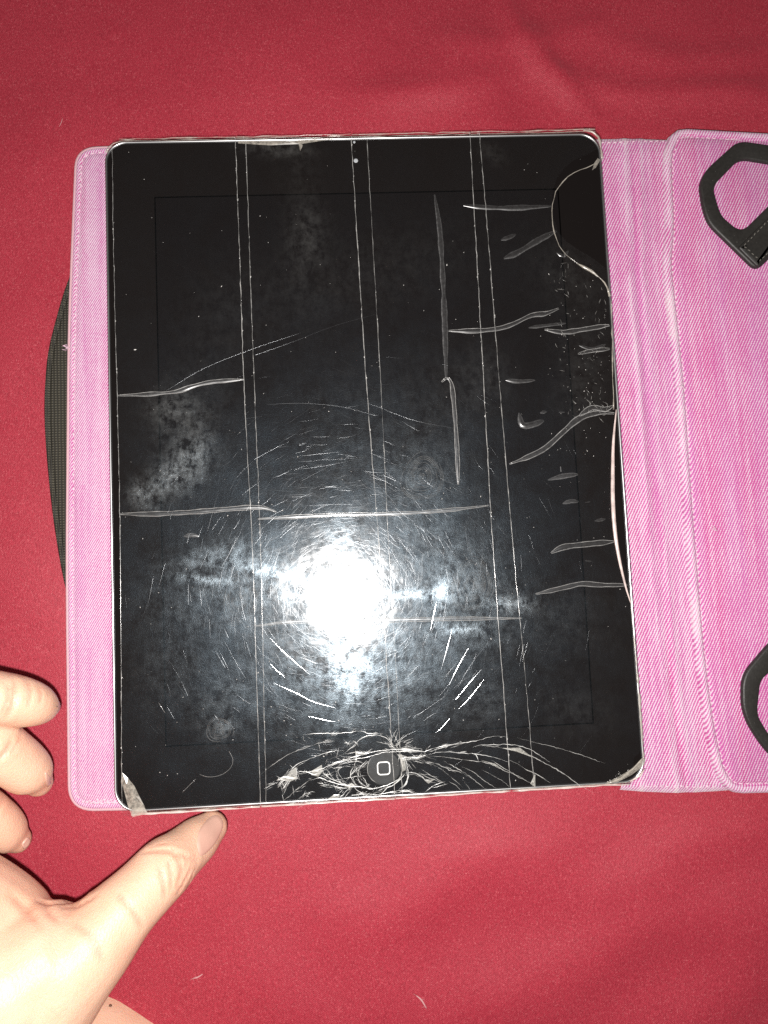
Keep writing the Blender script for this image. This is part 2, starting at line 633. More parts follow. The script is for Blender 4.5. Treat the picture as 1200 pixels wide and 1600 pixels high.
# back panel with the visible left margin
ZP = 0.0032
bp_px = [(119, 231), (200, 228), (938, 222), (1000, 1206), (240, 1256), (205, 1264), (108, 1266), (104, 900), (107, 520)]
bp = round_poly([P2(x, y, ZP) for x, y in bp_px], [0.0075, 0, 0.003, 0.003, 0, 0, 0.0085, 0.02, 0.02], 8)
bp = densify(bp, 0.003)
prof = [(0.0, 0.0001), (-0.0003, 0.0010), (0.0, ZP - 0.0007), (0.0006, ZP - 0.0001), (0.0014, ZP), (0.0021, ZP - 0.0006),
        (0.0028, ZP - 0.0001), (0.0045, ZP)]
mb = MB()
panel(mb, bp, prof)
back = mb.build('back_panel', M_DENIM_P, case)
vw = np.array([v.co[:] for v in back.data.vertices])
lx = vw[:, 0] - min(p.x for p in bp)
attr(back.data, 'wear', 0.30 * np.exp(-(lx / 0.0012) ** 2) + 0.08)
mb = MB()
edge = inset(bp, -0.0001)
mb.tube([Vector((p.x, p.y, ZP * 0.55)) for p in edge] + [Vector((edge[0].x, edge[0].y, ZP * 0.55))], 0.00085, 6, 1.3, False)
mb.build('binding', M_BINDING, back)
sl = inset(bp, 0.0021)
sl = [p for p in sl if p.x < -0.072]
sl.sort(key=lambda p: -p.y)
top_run = [p for p in sl]
stitches(densify(sl, 0.02) if False else sl, ZP - 0.0003, 'stitching', M_THREAD, back)

# spine between the tablet and the front flap
ys = np.linspace(214, 1237, 150)
fl_y = [205, 225, 250, 350, 395, 420, 500, 600, 700, 800, 900, 1000, 1100, 1160, 1200, 1240]
fl_x = [1050, 1043, 1038, 1041, 1038, 1038, 1046, 1056, 1063, 1070, 1078, 1086, 1098, 1108, 1117, 1133]


def spine_h(u, v):
    """u across 0..1, v down 0..1"""
    fan = 1 - 0.18 * v
    h = 0.0030
    for c, w, a in ((0.20, .05, .5), (0.47 + .05 * v, .035, .75), (0.56 + .06 * v, .03, -.5), (0.64 + .05 * v, .035, .55), (0.36, .05, -.35)):
        k = a * (1.0 if c > .4 else .6) * (0.75 + .5 * math.sin(v * 9 + c * 20))
        h += 0.0006 * k * math.exp(-((u - c) / w) ** 2)
    h += 0.0007 * u
    e = min(v, 1 - v)
    h -= 0.0020 * math.exp(-(e / 0.004) ** 2)
    g = min(abs(v - 0.012), abs(v - 0.988))
    h -= 0.0005 * math.exp(-(g / 0.003) ** 2)
    return h


rows, wear, zz = [], [], []
NU = 60
for j, y in enumerate(ys):
    v = j / (len(ys) - 1)
    xl = 908 + (972 - 908) * v
    xr = float(np.interp(y, fl_y, fl_x)) + 10
    row = []
    ye = y + 3.0 * math.sin(v * 3.1) * 0
    for i in range(NU):
        u = i / (NU - 1)
        x = xl + (xr - xl) * u
        # the spine sags outwards at its bottom edge
        yy = y + (4 * math.sin(u * math.pi) if j == len(ys) - 1 else 0) - (2 * math.sin(u * math.pi * 1.2) if j == 0 else 0)
        h = spine_h(u, v) + 0.00012 * fbm(x, y, 0.03, 2)
        p = U(x, yy, 0.0035)
        row.append((p.x, p.y, h))
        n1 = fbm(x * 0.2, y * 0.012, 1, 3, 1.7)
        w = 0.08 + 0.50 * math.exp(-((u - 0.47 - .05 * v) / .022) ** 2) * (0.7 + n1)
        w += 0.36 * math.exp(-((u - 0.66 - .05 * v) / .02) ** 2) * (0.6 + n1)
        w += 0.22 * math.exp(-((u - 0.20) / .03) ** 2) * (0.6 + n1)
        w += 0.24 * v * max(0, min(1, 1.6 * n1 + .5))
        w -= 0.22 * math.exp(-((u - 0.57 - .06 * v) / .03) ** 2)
        e = min(v, 1 - v)
        w += 0.6 * math.exp(-(e / 0.006) ** 2)
        wear.append(w)
    rows.append(row)
mb = MB()
mb.grid(rows)
# skirt so that it is a solid strip
mb.grid([[(p[0], p[1], 0.0) for p in rows[0]], rows[0]])
mb.grid([rows[-1], [(p[0], p[1], 0.0) for p in rows[-1]]])
wear += [0.7] * (4 * NU)
spine = mb.build('spine', M_DENIM, case)
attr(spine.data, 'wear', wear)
for yy in (221.5, 1228.5):
    stitches([P2(x, yy + (0.5 if yy > 900 else -0.5) * 0 - (0.02 if yy < 900 else 0.03) * (x - 950) * (1 if yy < 900 else -0.3), 0.0035)
              for x in np.linspace(942 if yy < 900 else 1002, 1046 if yy < 900 else 1122, 12)], 0.0031, 'stitching', M_THREAD, spine)

# front flap, opened to the right
ZF = 0.0058
left = [(x, y) for x, y in zip(fl_x, fl_y)]
rt = U(1130, 700, ZF).x + 0.185
tl, bl = P2(1060, 199, ZF), P2(1150, 1242, ZF)
# right part follows the direction of the top and bottom edges
tdir = (P2(1200, 205, ZF) - P2(1075, 198, ZF)).normalized()
bdir = (P2(1200, 1241, ZF) - P2(1150, 1242, ZF)).normalized()
tr = P2(1200, 205, ZF) + tdir * 0.165
br = P2(1200, 1241, ZF) + bdir * 0.170
lpts = [P2(x, y, ZF) for x, y in zip(fl_x[1:-1], fl_y[1:-1])]
lsm = [Vector((p.x, p.y)) for p in catmull([Vector((p.x, p.y, 0)) for p in lpts], 0.003)]
poly = [P2(1200, 205, ZF), P2(1120, 200.5, ZF), P2(1075, 198, ZF), P2(1060, 200, ZF), P2(1048, 210, ZF)] + lsm + \
       [P2(1126, 1219, ZF), P2(1136, 1233, ZF), P2(1150, 1240, ZF), P2(1165, 1242, ZF), P2(1200, 1241, ZF), br, tr]
poly = densify(poly, 0.003)
prof = [(0.0003, 0.0002), (-0.0002, 0.0016), (-0.0001, ZF - 0.0024), (0.0003, ZF - 0.0010), (0.0010, ZF - 0.0002), (0.0017, ZF), (0.0026, ZF - 0.0001),
        (0.0032, ZF - 0.0005), (0.0036, ZF - 0.0012), (0.0041, ZF - 0.0006), (0.0048, ZF - 0.0002)]
mb = MB()
panel(mb, poly, prof)
flap = mb.build('front_flap', M_DENIM, case)
m_ = len(poly)
wv = []
for j, (d, z) in enumerate(prof):
    for p in inset(poly, d):
        n1 = fbm(p.x, p.y, 90, 3, 2.2)
        on_left = p.x < U(1140, 700, ZF).x
        yy = (0.135 - p.y) / 0.27
        w = 0.0
        if d <= 0.0027:
            w = 0.42 + 0.5 * n1
        elif d < 0.005:
            w = -0.12
        wv.append(w + 0.06)
attr(flap.data, 'wear', wv)
sti = inset(poly, 0.0037)
sti = [p for p in sti if p.x < U(1215, 700, ZF).x]
# order: along top from right to left, down the left, along the bottom
tp = sorted([p for p in sti if p.y > U(1060, 212, ZF).y], key=lambda p: -p.x)
lf = sorted([p for p in sti if U(1060, 212, ZF).y >= p.y >= U(1136, 1226, ZF).y], key=lambda p: -p.y)
bt = sorted([p for p in sti if p.y < U(1136, 1226, ZF).y], key=lambda p: p.x)
stitches(tp + lf + bt, ZF - 0.0010, 'stitching', M_THREAD, flap, length=0.0015, gap=0.0008, r=0.00028)

# a tear and worn threads
mb = MB()
for (x, y, n) in ((100, 543, 10), (1060, 602, 8), (1113, 826, 5)):
    for k in range(n):
        z = ZP if x < 500 else ZF
        c = U(x + random.uniform(-3, 6), y + random.uniform(-4, 4), z)
        a = random.uniform(-0.7, 0.7)
        d = Vector((math.cos(a), math.sin(a), 0.15)) * random.uniform(0.0006, 0.0016)
        mb.tube([c - d * .6, c + Vector((0, 0, 0.0005)), c + d], [0.00008, 0.00014, 0.00006], 4)
mb.build('frayed_threads', M_THREAD, case, kind='stuff')

# black elastic closing band on the left
pts = [(118, 410), (102, 448), (87, 498), (74.5, 551), (69.5, 607), (69, 657), (74, 732), (84, 820), (101, 915), (118, 955)]
path = catmull([U(x, y, 0.0012) for x, y in pts], 0.0012)
rows = []
for i, p in enumerate(path):
    t = (path[min(i + 1, len(path) - 1)] - path[max(i - 1, 0)]).normalized()
    n = Vector((-t.y, t.x, 0))
    if n.x < 0:
        n = -n
    row = []
    rib = 0.00012 * (i % 2)
    for k, (o, h) in enumerate(((0.0, -0.001), (-0.0001, 0.0006), (0.0003, 0.0014), (0.0010, 0.0016), (0.0014, 0.0013), (0.0016, 0.0005),
                                (0.0019, 0.0010), (0.0030, 0.0012), (0.0060, 0.0011), (0.0110, 0.0010))):
        q = p + n * o
        row.append((q.x, q.y, max(0.0002, h + (rib if 1 < k < 5 else 0))))
    rows.append(row)
mb = MB()
mb.grid(rows)
mb.build('elastic_band', M_ELASTIC, case)


def strap(outer, inner, tab, stitch_paths, z0):
    """flat loop of black leatherette: outline with a hole, about 1.4 mm thick"""
    bm = bmesh.new()
    o2 = densify(round_poly([P2(x, y, z0) for x, y in outer], 0.0035, 6), 0.0012)
    i2 = densify(round_poly([P2(x, y, z0) for x, y in inner], 0.0035, 6), 0.0012)
    if area2(o2) < 0:
        o2.reverse()
    if area2(i2) < 0:
        i2.reverse()
    zt = z0 + 0.0016
    rings_o = [[bm.verts.new((p.x, p.y, z)) for p in inset(o2, d)] for d, z in ((0, z0 - 0.0006), (0, zt - 0.0007), (0.00035, zt - 0.0001), (0.0009, zt))]
    rings_i = [[bm.verts.new((p.x, p.y, z)) for p in inset(i2, -d)] for d, z in ((0, z0 - 0.0006), (0, zt - 0.0006), (0.0003, zt - 0.0001), (0.0007, zt))]
    for rings in (rings_o, rings_i):
        for a, b in zip(rings, rings[1:]):
            m = len(a)
            for k in range(m):
                bm.faces.new((a[k], a[(k + 1) % m], b[(k + 1) % m], b[k]))
    e = []
    for r in (rings_o[-1], rings_i[-1]):
        for k in range(len(r)):
            e.append(bm.edges.get((r[k], r[(k + 1) % len(r)])))
    bmesh.ops.triangle_fill(bm, use_beauty=True, edges=e)
    bmesh.ops.recalc_face_normals(bm, faces=bm.faces)
    me = bpy.data.meshes.new('corner_strap')
    bm.to_mesh(me)
    bm.free()
    me.polygons.foreach_set('use_smooth', [True] * len(me.polygons))
    me.materials.append(M_LEATHER)
    ob = link('corner_strap', me, case)
    mb = MB()
    p3 = [Vector((p.x, p.y)) for p in inset(densify(round_poly([P2(x, y, z0) for x, y in tab], 0.001, 3), 0.002), 0)]
    # stitched patch laid on the strap
    panel(mb, p3, [(0, zt - 0.0002), (0.0001, zt + 0.0004), (0.0005, zt + 0.0007), (0.002, zt + 0.0007)])
    tb = mb.build('strap_patch', M_LEATHER, ob)
    for sp in stitch_paths:
        stitches([P2(x, y, z0) for x, y in sp], zt + 0.0008, 'stitching', M_GREYTHREAD, tb, 0.0012, 0.0007, 0.00016, 0.0001)
    return ob


ZS = ZF
strap([(1159, 223.5), (1146, 227), (1105, 264), (1096, 277), (1091, 292), (1096, 326), (1105, 352), (1180, 425), (1320, 292), (1245, 236), (1200, 229.5)],
      [(1163, 251), (1150, 254), (1116, 289), (1113, 300), (1120, 326), (1126, 341), (1146, 358), (1156, 361), (1165, 357), (1255, 268), (1200, 257)],
      [(1149, 390), (1180, 421), (1316, 292), (1280, 262)],
      [[(1200, 344), (1157, 388), (1182, 411), (1220, 376)], [(1300, 258), (1200, 344)]], ZS)
strap([(1200, 1004), (1168.5, 1041), (1161.5, 1052), (1157, 1067.5), (1157, 1102.5), (1165, 1129), (1182.5, 1157), (1200, 1179), (1235, 1205), (1280, 1200), (1330, 1140), (1240, 975)],
      [(1200, 1050), (1189.5, 1059), (1185, 1069), (1181, 1106), (1182.5, 1120), (1200, 1150), (1238, 1180), (1270, 1172), (1295, 1135), (1235, 1030)],
      [(1215, 1000), (1242, 977), (1328, 1135), (1300, 1140)], [[(1222, 1004), (1300, 1132)]], ZS)

# ------------------------------------------------------------------ the tablet
W, H = 0.1857, 0.2412
tablet = empty('tablet')
tag(tablet, 'black tablet with cracked glass held together by strips of clear tape', 'tablet')
o = densify(rrect(-W / 2, -H / 2, W / 2, H / 2, 0.0080, 10), 0.004)
mb = MB()
panel(mb, o, [(0.0200, 0.0034), (0.0080, 0.0038), (0.0030, 0.0056), (0.0008, 0.0086), (0.0001, 0.0108), (0.0, ZT - 0.0010), (0.00015, ZT - 0.0003), (0.0004, ZT - 0.00002),
              (0.0007, ZT + 0.00002), (0.0010, ZT - 0.0002), (0.0011, ZT - 0.0008)])
mb.build('back_shell', M_ALU, tablet)
gl = inset(o, 0.00125)
# front glass as a frame around the display
dx0, dy1 = U(240, 304, ZT).x, U(240, 304, ZT).y
dx1, dy0 = U(930, 1136, ZT).x, U(930, 1136, ZT).y
dx0, dx1 = -0.0748, 0.0752
dy0, dy1 = -0.0990, 0.0985
bm = bmesh.new()
ro = [[bm.verts.new((p.x, p.y, z)) for p in inset(gl, d)] for d, z in ((0, ZT - 0.0009), (0, ZT - 0.0001), (0.00012, ZT))]
hole = [Vector(p) for p in ((dx0, dy0), (dx1, dy0), (dx1, dy1), (dx0, dy1))]
ri = [[bm.verts.new((p.x, p.y, z)) for p in hole] for z in (ZT - 0.0009, ZT)]
for rings in (ro, ri):
    for a, b in zip(rings, rings[1:]):
        for k in range(len(a)):
            bm.faces.new((a[k], a[(k + 1) % len(a)], b[(k + 1) % len(a)], b[k]))
e = [bm.edges.get((r[k], r[(k + 1) % len(r)])) for r in (ro[-1], ri[-1]) for k in range(len(r))]
bmesh.ops.triangle_fill(bm, use_beauty=True, edges=e)
bmesh.ops.recalc_face_normals(bm, faces=bm.faces)
me = bpy.data.meshes.new('front_glass')
bm.to_mesh(me)
bm.free()
me.materials.append(M_GLASS)
glass = link('front_glass', me, tablet)
g = 0.00028
mb = MB()
mb.box(((dx0 + dx1) / 2, (dy0 + dy1) / 2, ZT - 0.0005), (dx1 - dx0 - 2 * g, dy1 - dy0 - 2 * g, 0.00095))
mb.build('display', M_DISP, tablet, smooth=False)
mb = MB()
lw = 0.00036
cx_, cy_ = (dx0 + dx1) / 2, (dy0 + dy1) / 2
for sx in (dx0, dx1):
    mb.box((sx, cy_, ZT - 0.0004), (lw, dy1 - dy0 + lw, 0.00084))
for sy in (dy0, dy1):
    mb.box((cx_, sy, ZT - 0.0004), (dx1 - dx0 - lw - 0.00002, lw, 0.00084))
mb.build('display_gasket', M_GAP, tablet, smooth=False)

# home button
hb = U(599.5, 1200.5, ZT)
R = 26 * mmpx(ZT)
mb = MB()
circ = [Vector((hb.x + r0 * math.cos(2 * math.pi * k / 48), hb.y + r0 * math.sin(2 * math.pi * k / 48))) for r0 in (R,) for k in range(48)]
panel(mb, circ, [(0, ZT - 0.0001), (0.00005, ZT + 0.00003), (0.0004, ZT + 0.00006), (0.0012, ZT + 0.00002), (0.003, ZT + 0.00001)])
button = mb.build('home_button', M_BUTTON, tablet)
mb = MB()
s = 9.2 * mmpx(ZT)
ang = math.radians(-3.5) * 0
ic = rrect(hb.x - s, hb.y - s, hb.x + s, hb.y + s, s * 0.5, 6)
mb.tube([Vector((p.x, p.y, ZT + 0.00007)) for p in ic + ic[:1]], 0.00026, 6, 0.3, False)
mb.build('square_icon', M_ICON, button)
# front camera and sensor
for x, y, r, m, nm in ((556, 251, 3.8, M_LENS, 'front_camera'), (554.5, 236, 1.8, M_BUTTON, 'light_sensor'), (553.5, 222, 2.2, M_LENS, 'microphone_hole')):
    c = U(x, y, ZT)
    r *= mmpx(ZT)
    mb = MB()
    circ = [Vector((c.x + r * math.cos(k * math.pi / 12), c.y + r * math.sin(k * math.pi / 12))) for k in range(24)]
    panel(mb, circ, [(0, ZT - 0.00005), (0.0001, ZT + 0.00006), (r * 0.5, ZT + 0.0001)])
    ob = mb.build(nm, m, tablet)

# ------------------------------------------------------------------ clear tape
ZTP = ZT + 0.00016


def ipl(pts):
    pts = sorted(pts, key=lambda p: p[1])
    ys_ = [p[1] for p in pts]
    xs_ = [p[0] for p in pts]
    return lambda y: float(np.interp(y, ys_, xs_))


LN = {
    1: [(175, 224), (178, 420), (183, 620), (187, 800), (189, 1000), (190, 1205), (191, 1266)],
    2: [(367.5, 213), (375, 415), (382, 620), (394, 850), (400.5, 1050), (407, 1259)],
    3: [(384, 218), (391, 430), (398, 620), (407, 850), (412, 1070), (416, 1259)],
    4: [(548.5, 212), (561, 420), (574, 620), (592, 850), (605, 1050), (617, 1247)],
    5: [(573, 213), (586, 440), (597, 640), (607, 850), (619, 1050), (624, 1150), (629, 1246)],
    6: [(734, 206), (742, 350), (757, 620), (770, 850), (786, 1070), (798, 1234)],
    7: [(749, 206), (765, 400), (782, 620), (804, 880), (822, 1070), (835, 1232)],
    8: [(936, 206), (936, 245), (932, 254), (916, 262), (897, 269), (880, 284), (869, 300), (863.5, 320), (862, 340), (866, 362), (873, 384), (885, 398), (902, 411),
        (925, 425), (945, 441), (952, 462), (956, 520), (959, 600), (961, 640), (957, 700), (957, 790), (962, 850), (972, 905), (985, 940), (992, 1010), (1000, 1120), (1006, 1190), (1000, 1215), (990, 1222)],
}
F = {k: ipl(v) for k, v in LN.items()}
STR = [(1, 3, 0), (2, 5, 1), (4, 7, 2), (6, 8, 3)]

SM = [  # greasy marks, plus flash glare and room reflection drawn as smears: centre, half sizes, rotation, strength
    (282, 735, 48, 30, -35, 1.7), (300, 705, 26, 40, 15, 1.2), (278, 645, 36, 38, 10, .75), (232, 775, 26, 22, -20, 1.3), (300, 660, 60, 80, 10, .3),
    (345, 1140, 24, 20, 0, .75), (345, 1090, 45, 50, 20, .35), (300, 940, 90, 60, 0, .30), (360, 900, 90, 60, 20, .30), (420, 890, 60, 30, 10, .55),
    (735, 920, 55, 50, 0, .55), (800, 945, 40, 18, 0, .6), (750, 990, 60, 30, 0, .4), (680, 860, 120, 80, 0, .28), (480, 370, 28, 46, 10, .55), (560, 430, 200, 60, -15, .20),  # upright haze and slanted band up top: dim room reflection drawn as smears
    (470, 300, 30, 140, -4, .22), (660, 745, 70, 60, 20, .3), (760, 590, 40, 50, 0, .35), (890, 430, 60, 50, 40, .28), (910, 590, 40, 90, 5, .32),
    (900, 1110, 60, 40, 20, .22), (880, 970, 80, 60, 10, .22), (350, 500, 70, 90, 0, .12), (520, 1100, 160, 70, 0, .30), (620, 1060, 160, 90, 0, .22),
    (560, 660, 120, 110, 0, .16), (690, 640, 60, 90, 0, .16), (260, 1050, 60, 70, 0, .25), (430, 232, 46, 12, 4, 1.2), (770, 240, 22, 14, 30, .5), (760, 1095, 40, 40, 0, .4),
    (550, 1000, 140, 110, 0, .20), (545, 1000, 40, 110, 0, .45), (650, 928, 60, 8, -2, 2.4), (480, 935, 45, 9, 3, 1.4), (540, 1020, 22, 75, 0, 2.2), (560, 1040, 110, 60, 0, .45), (532, 850, 26, 45, 0, 1.0),  # smears added to shape the arms and halo of the flash glare
    (318, 905, 44, 5, 6, 2.0), (800, 944, 30, 9, 4, 2.6), (690, 925, 12, 30, 10, 2.0), (575, 1040, 9, 10, 0, 3.5), (556, 1075, 7, 26, 0, 2.2), (430, 895, 44, 7, 12, 3.0),
    (720, 984, 36, 7, 0, 2.4), (330, 870, 60, 14, -12, .8), (262, 640, 30, 22, 0, .8), (215, 772, 14, 20, 0, 1.6), (262, 748, 24, 14, -30, 1.4)]


def smudge_glare(x, y):
    s = 0.0
    for cx, cy, a, b, r, k in SM:
        dx, dy = x - cx, y - cy
        c_, s_ = math.cos(math.radians(r)), math.sin(math.radians(r))
        u, v = (dx * c_ + dy * s_) / a, (-dx * s_ + dy * c_) / b
        q = u * u + v * v
        if q < 6:
            s += k * math.exp(-q * 1.1)
    return s


strips = []
for li, ri_, lay in STR:
    z = ZTP + 0.00010 * (lay % 2)
    rows, sm, srf = [], [], []
    yv = list(np.arange(226, 1262, 4.5))
    NC = 46
    # the tape folds down over the top and bottom edges of the tablet
    for j, y in enumerate(yv):
        row = []
        a_, b_ = F[li](y), F[ri_](y)
        if lay == 0:
            xs_ = list(np.linspace(a_, F[2](y) - .4, NC - 5)) + list(np.linspace(F[2](y) + .4, b_, 5))
            cv = [1] * (NC - 5) + [0] * 5
        elif lay == 2:
            xs_ = list(np.linspace(a_, F[5](y) - .4, 5)) + list(np.linspace(F[5](y) + .4, F[6](y) - .4, NC - 10)) + list(np.linspace(F[6](y) + .4, b_, 5))
            cv = [0] * 5 + [1] * (NC - 10) + [0] * 5
        else:
            xs_, cv = list(np.linspace(a_, b_, NC)), [1] * NC
        for i in range(NC):
            x = xs_[i]
            srf.append(cv[i])
            yt = 221 - 0.0197 * (x - 164) + 0.5
            yb = 1273.5 - 0.0622 * (x - 177) - 1.0
            v = (y - yv[0]) / (yv[-1] - yv[0])
            yy = yt + (yb - yt) * v
            p = U(x, yy, z)
            row.append((p.x, p.y, z + 0.00005 * fbm(x, yy, 0.02, 2, lay)))
            sm.append(smudge_glare(x, yy))
        rows.append(row)
    top = [(p[0], p[1] + 0.0009, p[2] - 0.0004) for p in rows[0]]
    top2 = [(p[0], p[1] + 0.0012, p[2] - 0.0025) for p in rows[0]]
    bot = [(p[0], p[1] - 0.0009, p[2] - 0.0004) for p in rows[-1]]
    bot2 = [(p[0], p[1] - 0.0012, p[2] - 0.0025) for p in rows[-1]]
    mb = MB()
    mb.grid([top2, top] + rows + [bot, bot2])
    st = mb.build('tape_strip', M_TAPE, tablet)
    attr(st.data, 'smudge_glare', [0.4] * (2 * NC) + sm + [0.4] * (2 * NC))
    attr(st.data, 'surface', [1] * (2 * NC) + srf + [1] * (2 * NC))
    strips.append(st)
strips[0]['label'] = 'leftmost clear tape strip'
strips[1]['label'] = 'second clear tape strip from the left'
strips[2]['label'] = 'third clear tape strip, over the camera'
strips[3]['label'] = 'rightmost clear tape strip, torn at its top right'


def rod(pts, r, name, m, parent, z=ZTP + 0.00012, step=0.0022, wob=0.00006, taper=False, n=5, flat=0.7, var=0.5):
    path = catmull([U(x, y, z) for x, y in pts], step)
    path = [p + Vector((random.gauss(0, wob), random.gauss(0, wob), 0)) for p in path]
    rr = []
    m_ = len(path)
    for i in range(m_):
        k = r * (1 + var * fbm(path[i].x, path[i].y, 300, 2, 5.0) * 1.6)
        if taper:
            k *= max(0.15, min(1, 6 * min(i, m_ - 1 - i) / m_))
        rr.append(max(k, r * 0.2))
    mb = MB()
    mb.tube(path, rr, n, flat)
    return mb.build(name, m, parent)


# whitened cut edges of the strips
for ln, par, r, m in ((1, 0, .00007, M_EDGE), (2, 1, .00011, M_EDGE), (3, 0, .00011, M_EDGE_FAINT), (4, 2, .000115, M_EDGE), (5, 1, .00010, M_EDGE_FAINT), (6, 3, .00010, M_EDGE), (7, 2, .00011, M_EDGE_FAINT)):
    ed = rod(LN[ln], r, 'tape_edge', m, strips[par], var=0.9)
    # small burrs where the cut is frayed
    mb = MB()
    f_ = F[ln]
    for k in range(34):
        y = random.uniform(225, 1235)
        c = U(f_(y) + random.uniform(-1, 1), y, ZTP + 0.0001)
        r_ = random.choice((.00010, .00014, .0002, .0003)) * random.uniform(.6, 1)
        mb.tube([c + Vector((0, -r_ * 1.6, 0)), c, c + Vector((r_ * .3, r_ * 1.6, 0))], [r_ * .3, r_, r_ * .3], 5, .6)
    mb.build('edge_burrs', M_EDGE, strips[par], kind='stuff')
rod(LN[8][2:16], .00015, 'torn_edge', M_TORN, strips[3], var=1.0, wob=0.00012)
rod(LN[8][12:16], .00036, 'torn_edge', M_TORN, strips[3], var=1.3, wob=0.0002)
rod([(955, 470), (957, 560), (959, 640)], .00022, 'torn_edge', M_TORN, strips[3], var=1.2)
# the loose right edge curls up away from the glass
pth = catmull([U(x, y, ZT + h) for x, y, h in ((963, 640, .0003), (958.5, 690, .0008), (957.5, 740, .0012), (958, 790, .0014), (962, 840, .0013), (970, 885, .0009), (980, 925, .0005), (987, 945, .0003))], 0.002)
mb = MB()
mm = len(pth)
mb.tube(pth, [0.00075 * (0.25 + 0.75 * math.sin(math.pi * i / (mm - 1))) for i in range(mm)], 8, 0.6)
mb.build('curled_edge', M_CURL, strips[3])
rod([(985, 935), (992, 1010), (998, 1080), (1003, 1150), (1006, 1190)], .00028, 'torn_edge', M_TORN, strips[3], var=1.2)

# crumpled tape along the top and bottom rims
for k in range(2):
    dz = -0.0003 * k
    for a, b, par in ((186, 366, 0), (369, 548, 1), (549, 735, 2), (736, 930, 3)):
        xs = np.linspace(a, b, 14)
        rod([(x, 221.0 - 0.0203 * (x - 164) - 1.6 * k - (1.5 if k else 0) + random.uniform(-.7, .7)) for x in xs],
            .00016 if k else .00010, 'rim_crease', M_TORN, strips[par], z=ZTP + dz, var=1.0)
for k in range(2):
    for a, b, par in ((205, 406, 0), (408, 617, 1), (618, 798, 2), (800, 985, 3)):
        xs = np.linspace(a, b, 14)
        rod([(x, 1273.0 - 0.0622 * (x - 177) + 2.0 * k + random.uniform(-.5, .5)) for x in xs],
            .00030 if k else .00012, 'rim_crease', M_CURL if k else M_TORN, strips[par], z=ZTP - 0.0004 * k, var=.8)


def patch(poly_px, z, name, m, parent, amp=0.0002):
    """small crumpled flake with its own relief"""
    pts = [U(x, y, z) for x, y in poly_px]
    c = sum(pts, Vector()) / len(pts)
    mb = MB()
    vs = [c + Vector((0, 0, amp))]
    n = len(pts)
    for f in (0.5, 1.0):
        for p in pts:
            q = c.lerp(p, f)
            vs.append(q + Vector((0, 0, random.uniform(0, amp) if f < 1 else 0)))
    fs = [(0, 1 + i, 1 + (i + 1) % n) for i in range(n)]
    fs += [(1 + i, 1 + n + i, 1 + n + (i + 1) % n, 1 + (i + 1) % n) for i in range(n)]
    mb.add(vs, fs)
    return mb.build(name, m, parent, smooth=False)


patch([(191, 1207), (200, 1216), (210, 1228), (218, 1245), (226, 1260), (229, 1271), (206, 1275), (200, 1260), (193, 1232), (189, 1222)], ZTP + .0001, 'torn_flake', M_TORN, strips[0], .0006)
patch([(206, 1262), (226, 1262), (231, 1271), (207, 1277)], ZTP + .0002, 'torn_flake', M_TORN, strips[0], .0006)
patch([(938, 250), (931, 262), (925, 266), (929, 254), (934, 247)], ZTP + .0001, 'torn_flake', M_TORN, strips[3], .0004)
patch([(945, 1224), (962, 1216), (985, 1203), (1004, 1184), (1008, 1186), (1007, 1196), (985, 1212), (965, 1222)], ZTP + .0001, 'torn_flake', M_TORN, strips[3], .0005)
patch([(466, 222), (472, 222), (473, 228), (469, 236)], ZTP + .0001, 'torn_flake', M_TORN, strips[1], .0003)
patch([(372, 220), (420, 222), (470, 220), (520, 215), (522, 217), (470, 225), (420, 227), (372, 224)], ZTP + .0001, 'torn_flake', M_TORN, strips[1], .0003)
rod([(945, 1226), (970, 1216), (990, 1200), (1004, 1184)], .0003, 'torn_edge', M_TORN, strips[3], var=1.2)
rod([(985, 1221), (1000, 1212), (1007, 1202)], .0003, 'torn_edge', M_CURL, strips[3])
rod([(912, 203), (926, 206), (935, 214), (939, 232), (941, 250)], .00032, 'torn_edge', M_TORN, strips[3], var=1.2)
rod([(166, 238), (170, 230), (178, 224), (188, 221)], .0002, 'torn_edge', M_TORN, strips[0], var=1.2)


# raised creases in the tape
def crease(pts, w, par, edge=True, strength=1.0, hgt=0.35):
    """a pinched ridge: flattened lens section, whitened at its two flanks"""
    z = ZTP + 0.00012
    path = catmull([U(x, y, z) for x, y in pts], 0.0012)
    n = len(path)
    half = w * mmpx(z) / 2
    rows, milk = [], []
    for i, p in enumerate(path):
        t = (path[min(i + 1, n - 1)] - path[max(i - 1, 0)]).normalized()
        s = Vector((-t.y, t.x, 0))
        k = min(1.0, 0.25 + 5.0 * min(i, n - 1 - i) / n) * (1 + 0.45 * fbm(p.x, p.y, 160, 2, 2.0))
        row = []
        for u, h, mk in ((-1, 0, 1.6), (-.82, .35, 2.2), (-.5, .8, .45), (0, 1, .35), (.5, .8, .45), (.82, .35, 1.5), (1, 0, 1.0)):
            row.append(p + s * (u * half * k) + Vector((0, 0, h * half * hgt * k)))
            milk.append(mk * strength)
        rows.append(row)
    mb = MB()
    mb.grid(rows)
    ob = mb.build('tape_crease', M_CREASE, strips[par])
    attr(ob.data, 'milk', milk)
    if edge:
        for sgn in (-1, 1):
            mb = MB()
            pp = [r[1 if sgn < 0 else 5] for r in rows]
            mb.tube(pp, [0.00007 * (1 + fbm(p.x, p.y, 400, 2, sgn)) + .00002 for p in pp], 5)
            mb.build('crease_line', M_EDGE_FAINT, ob)
    return ob


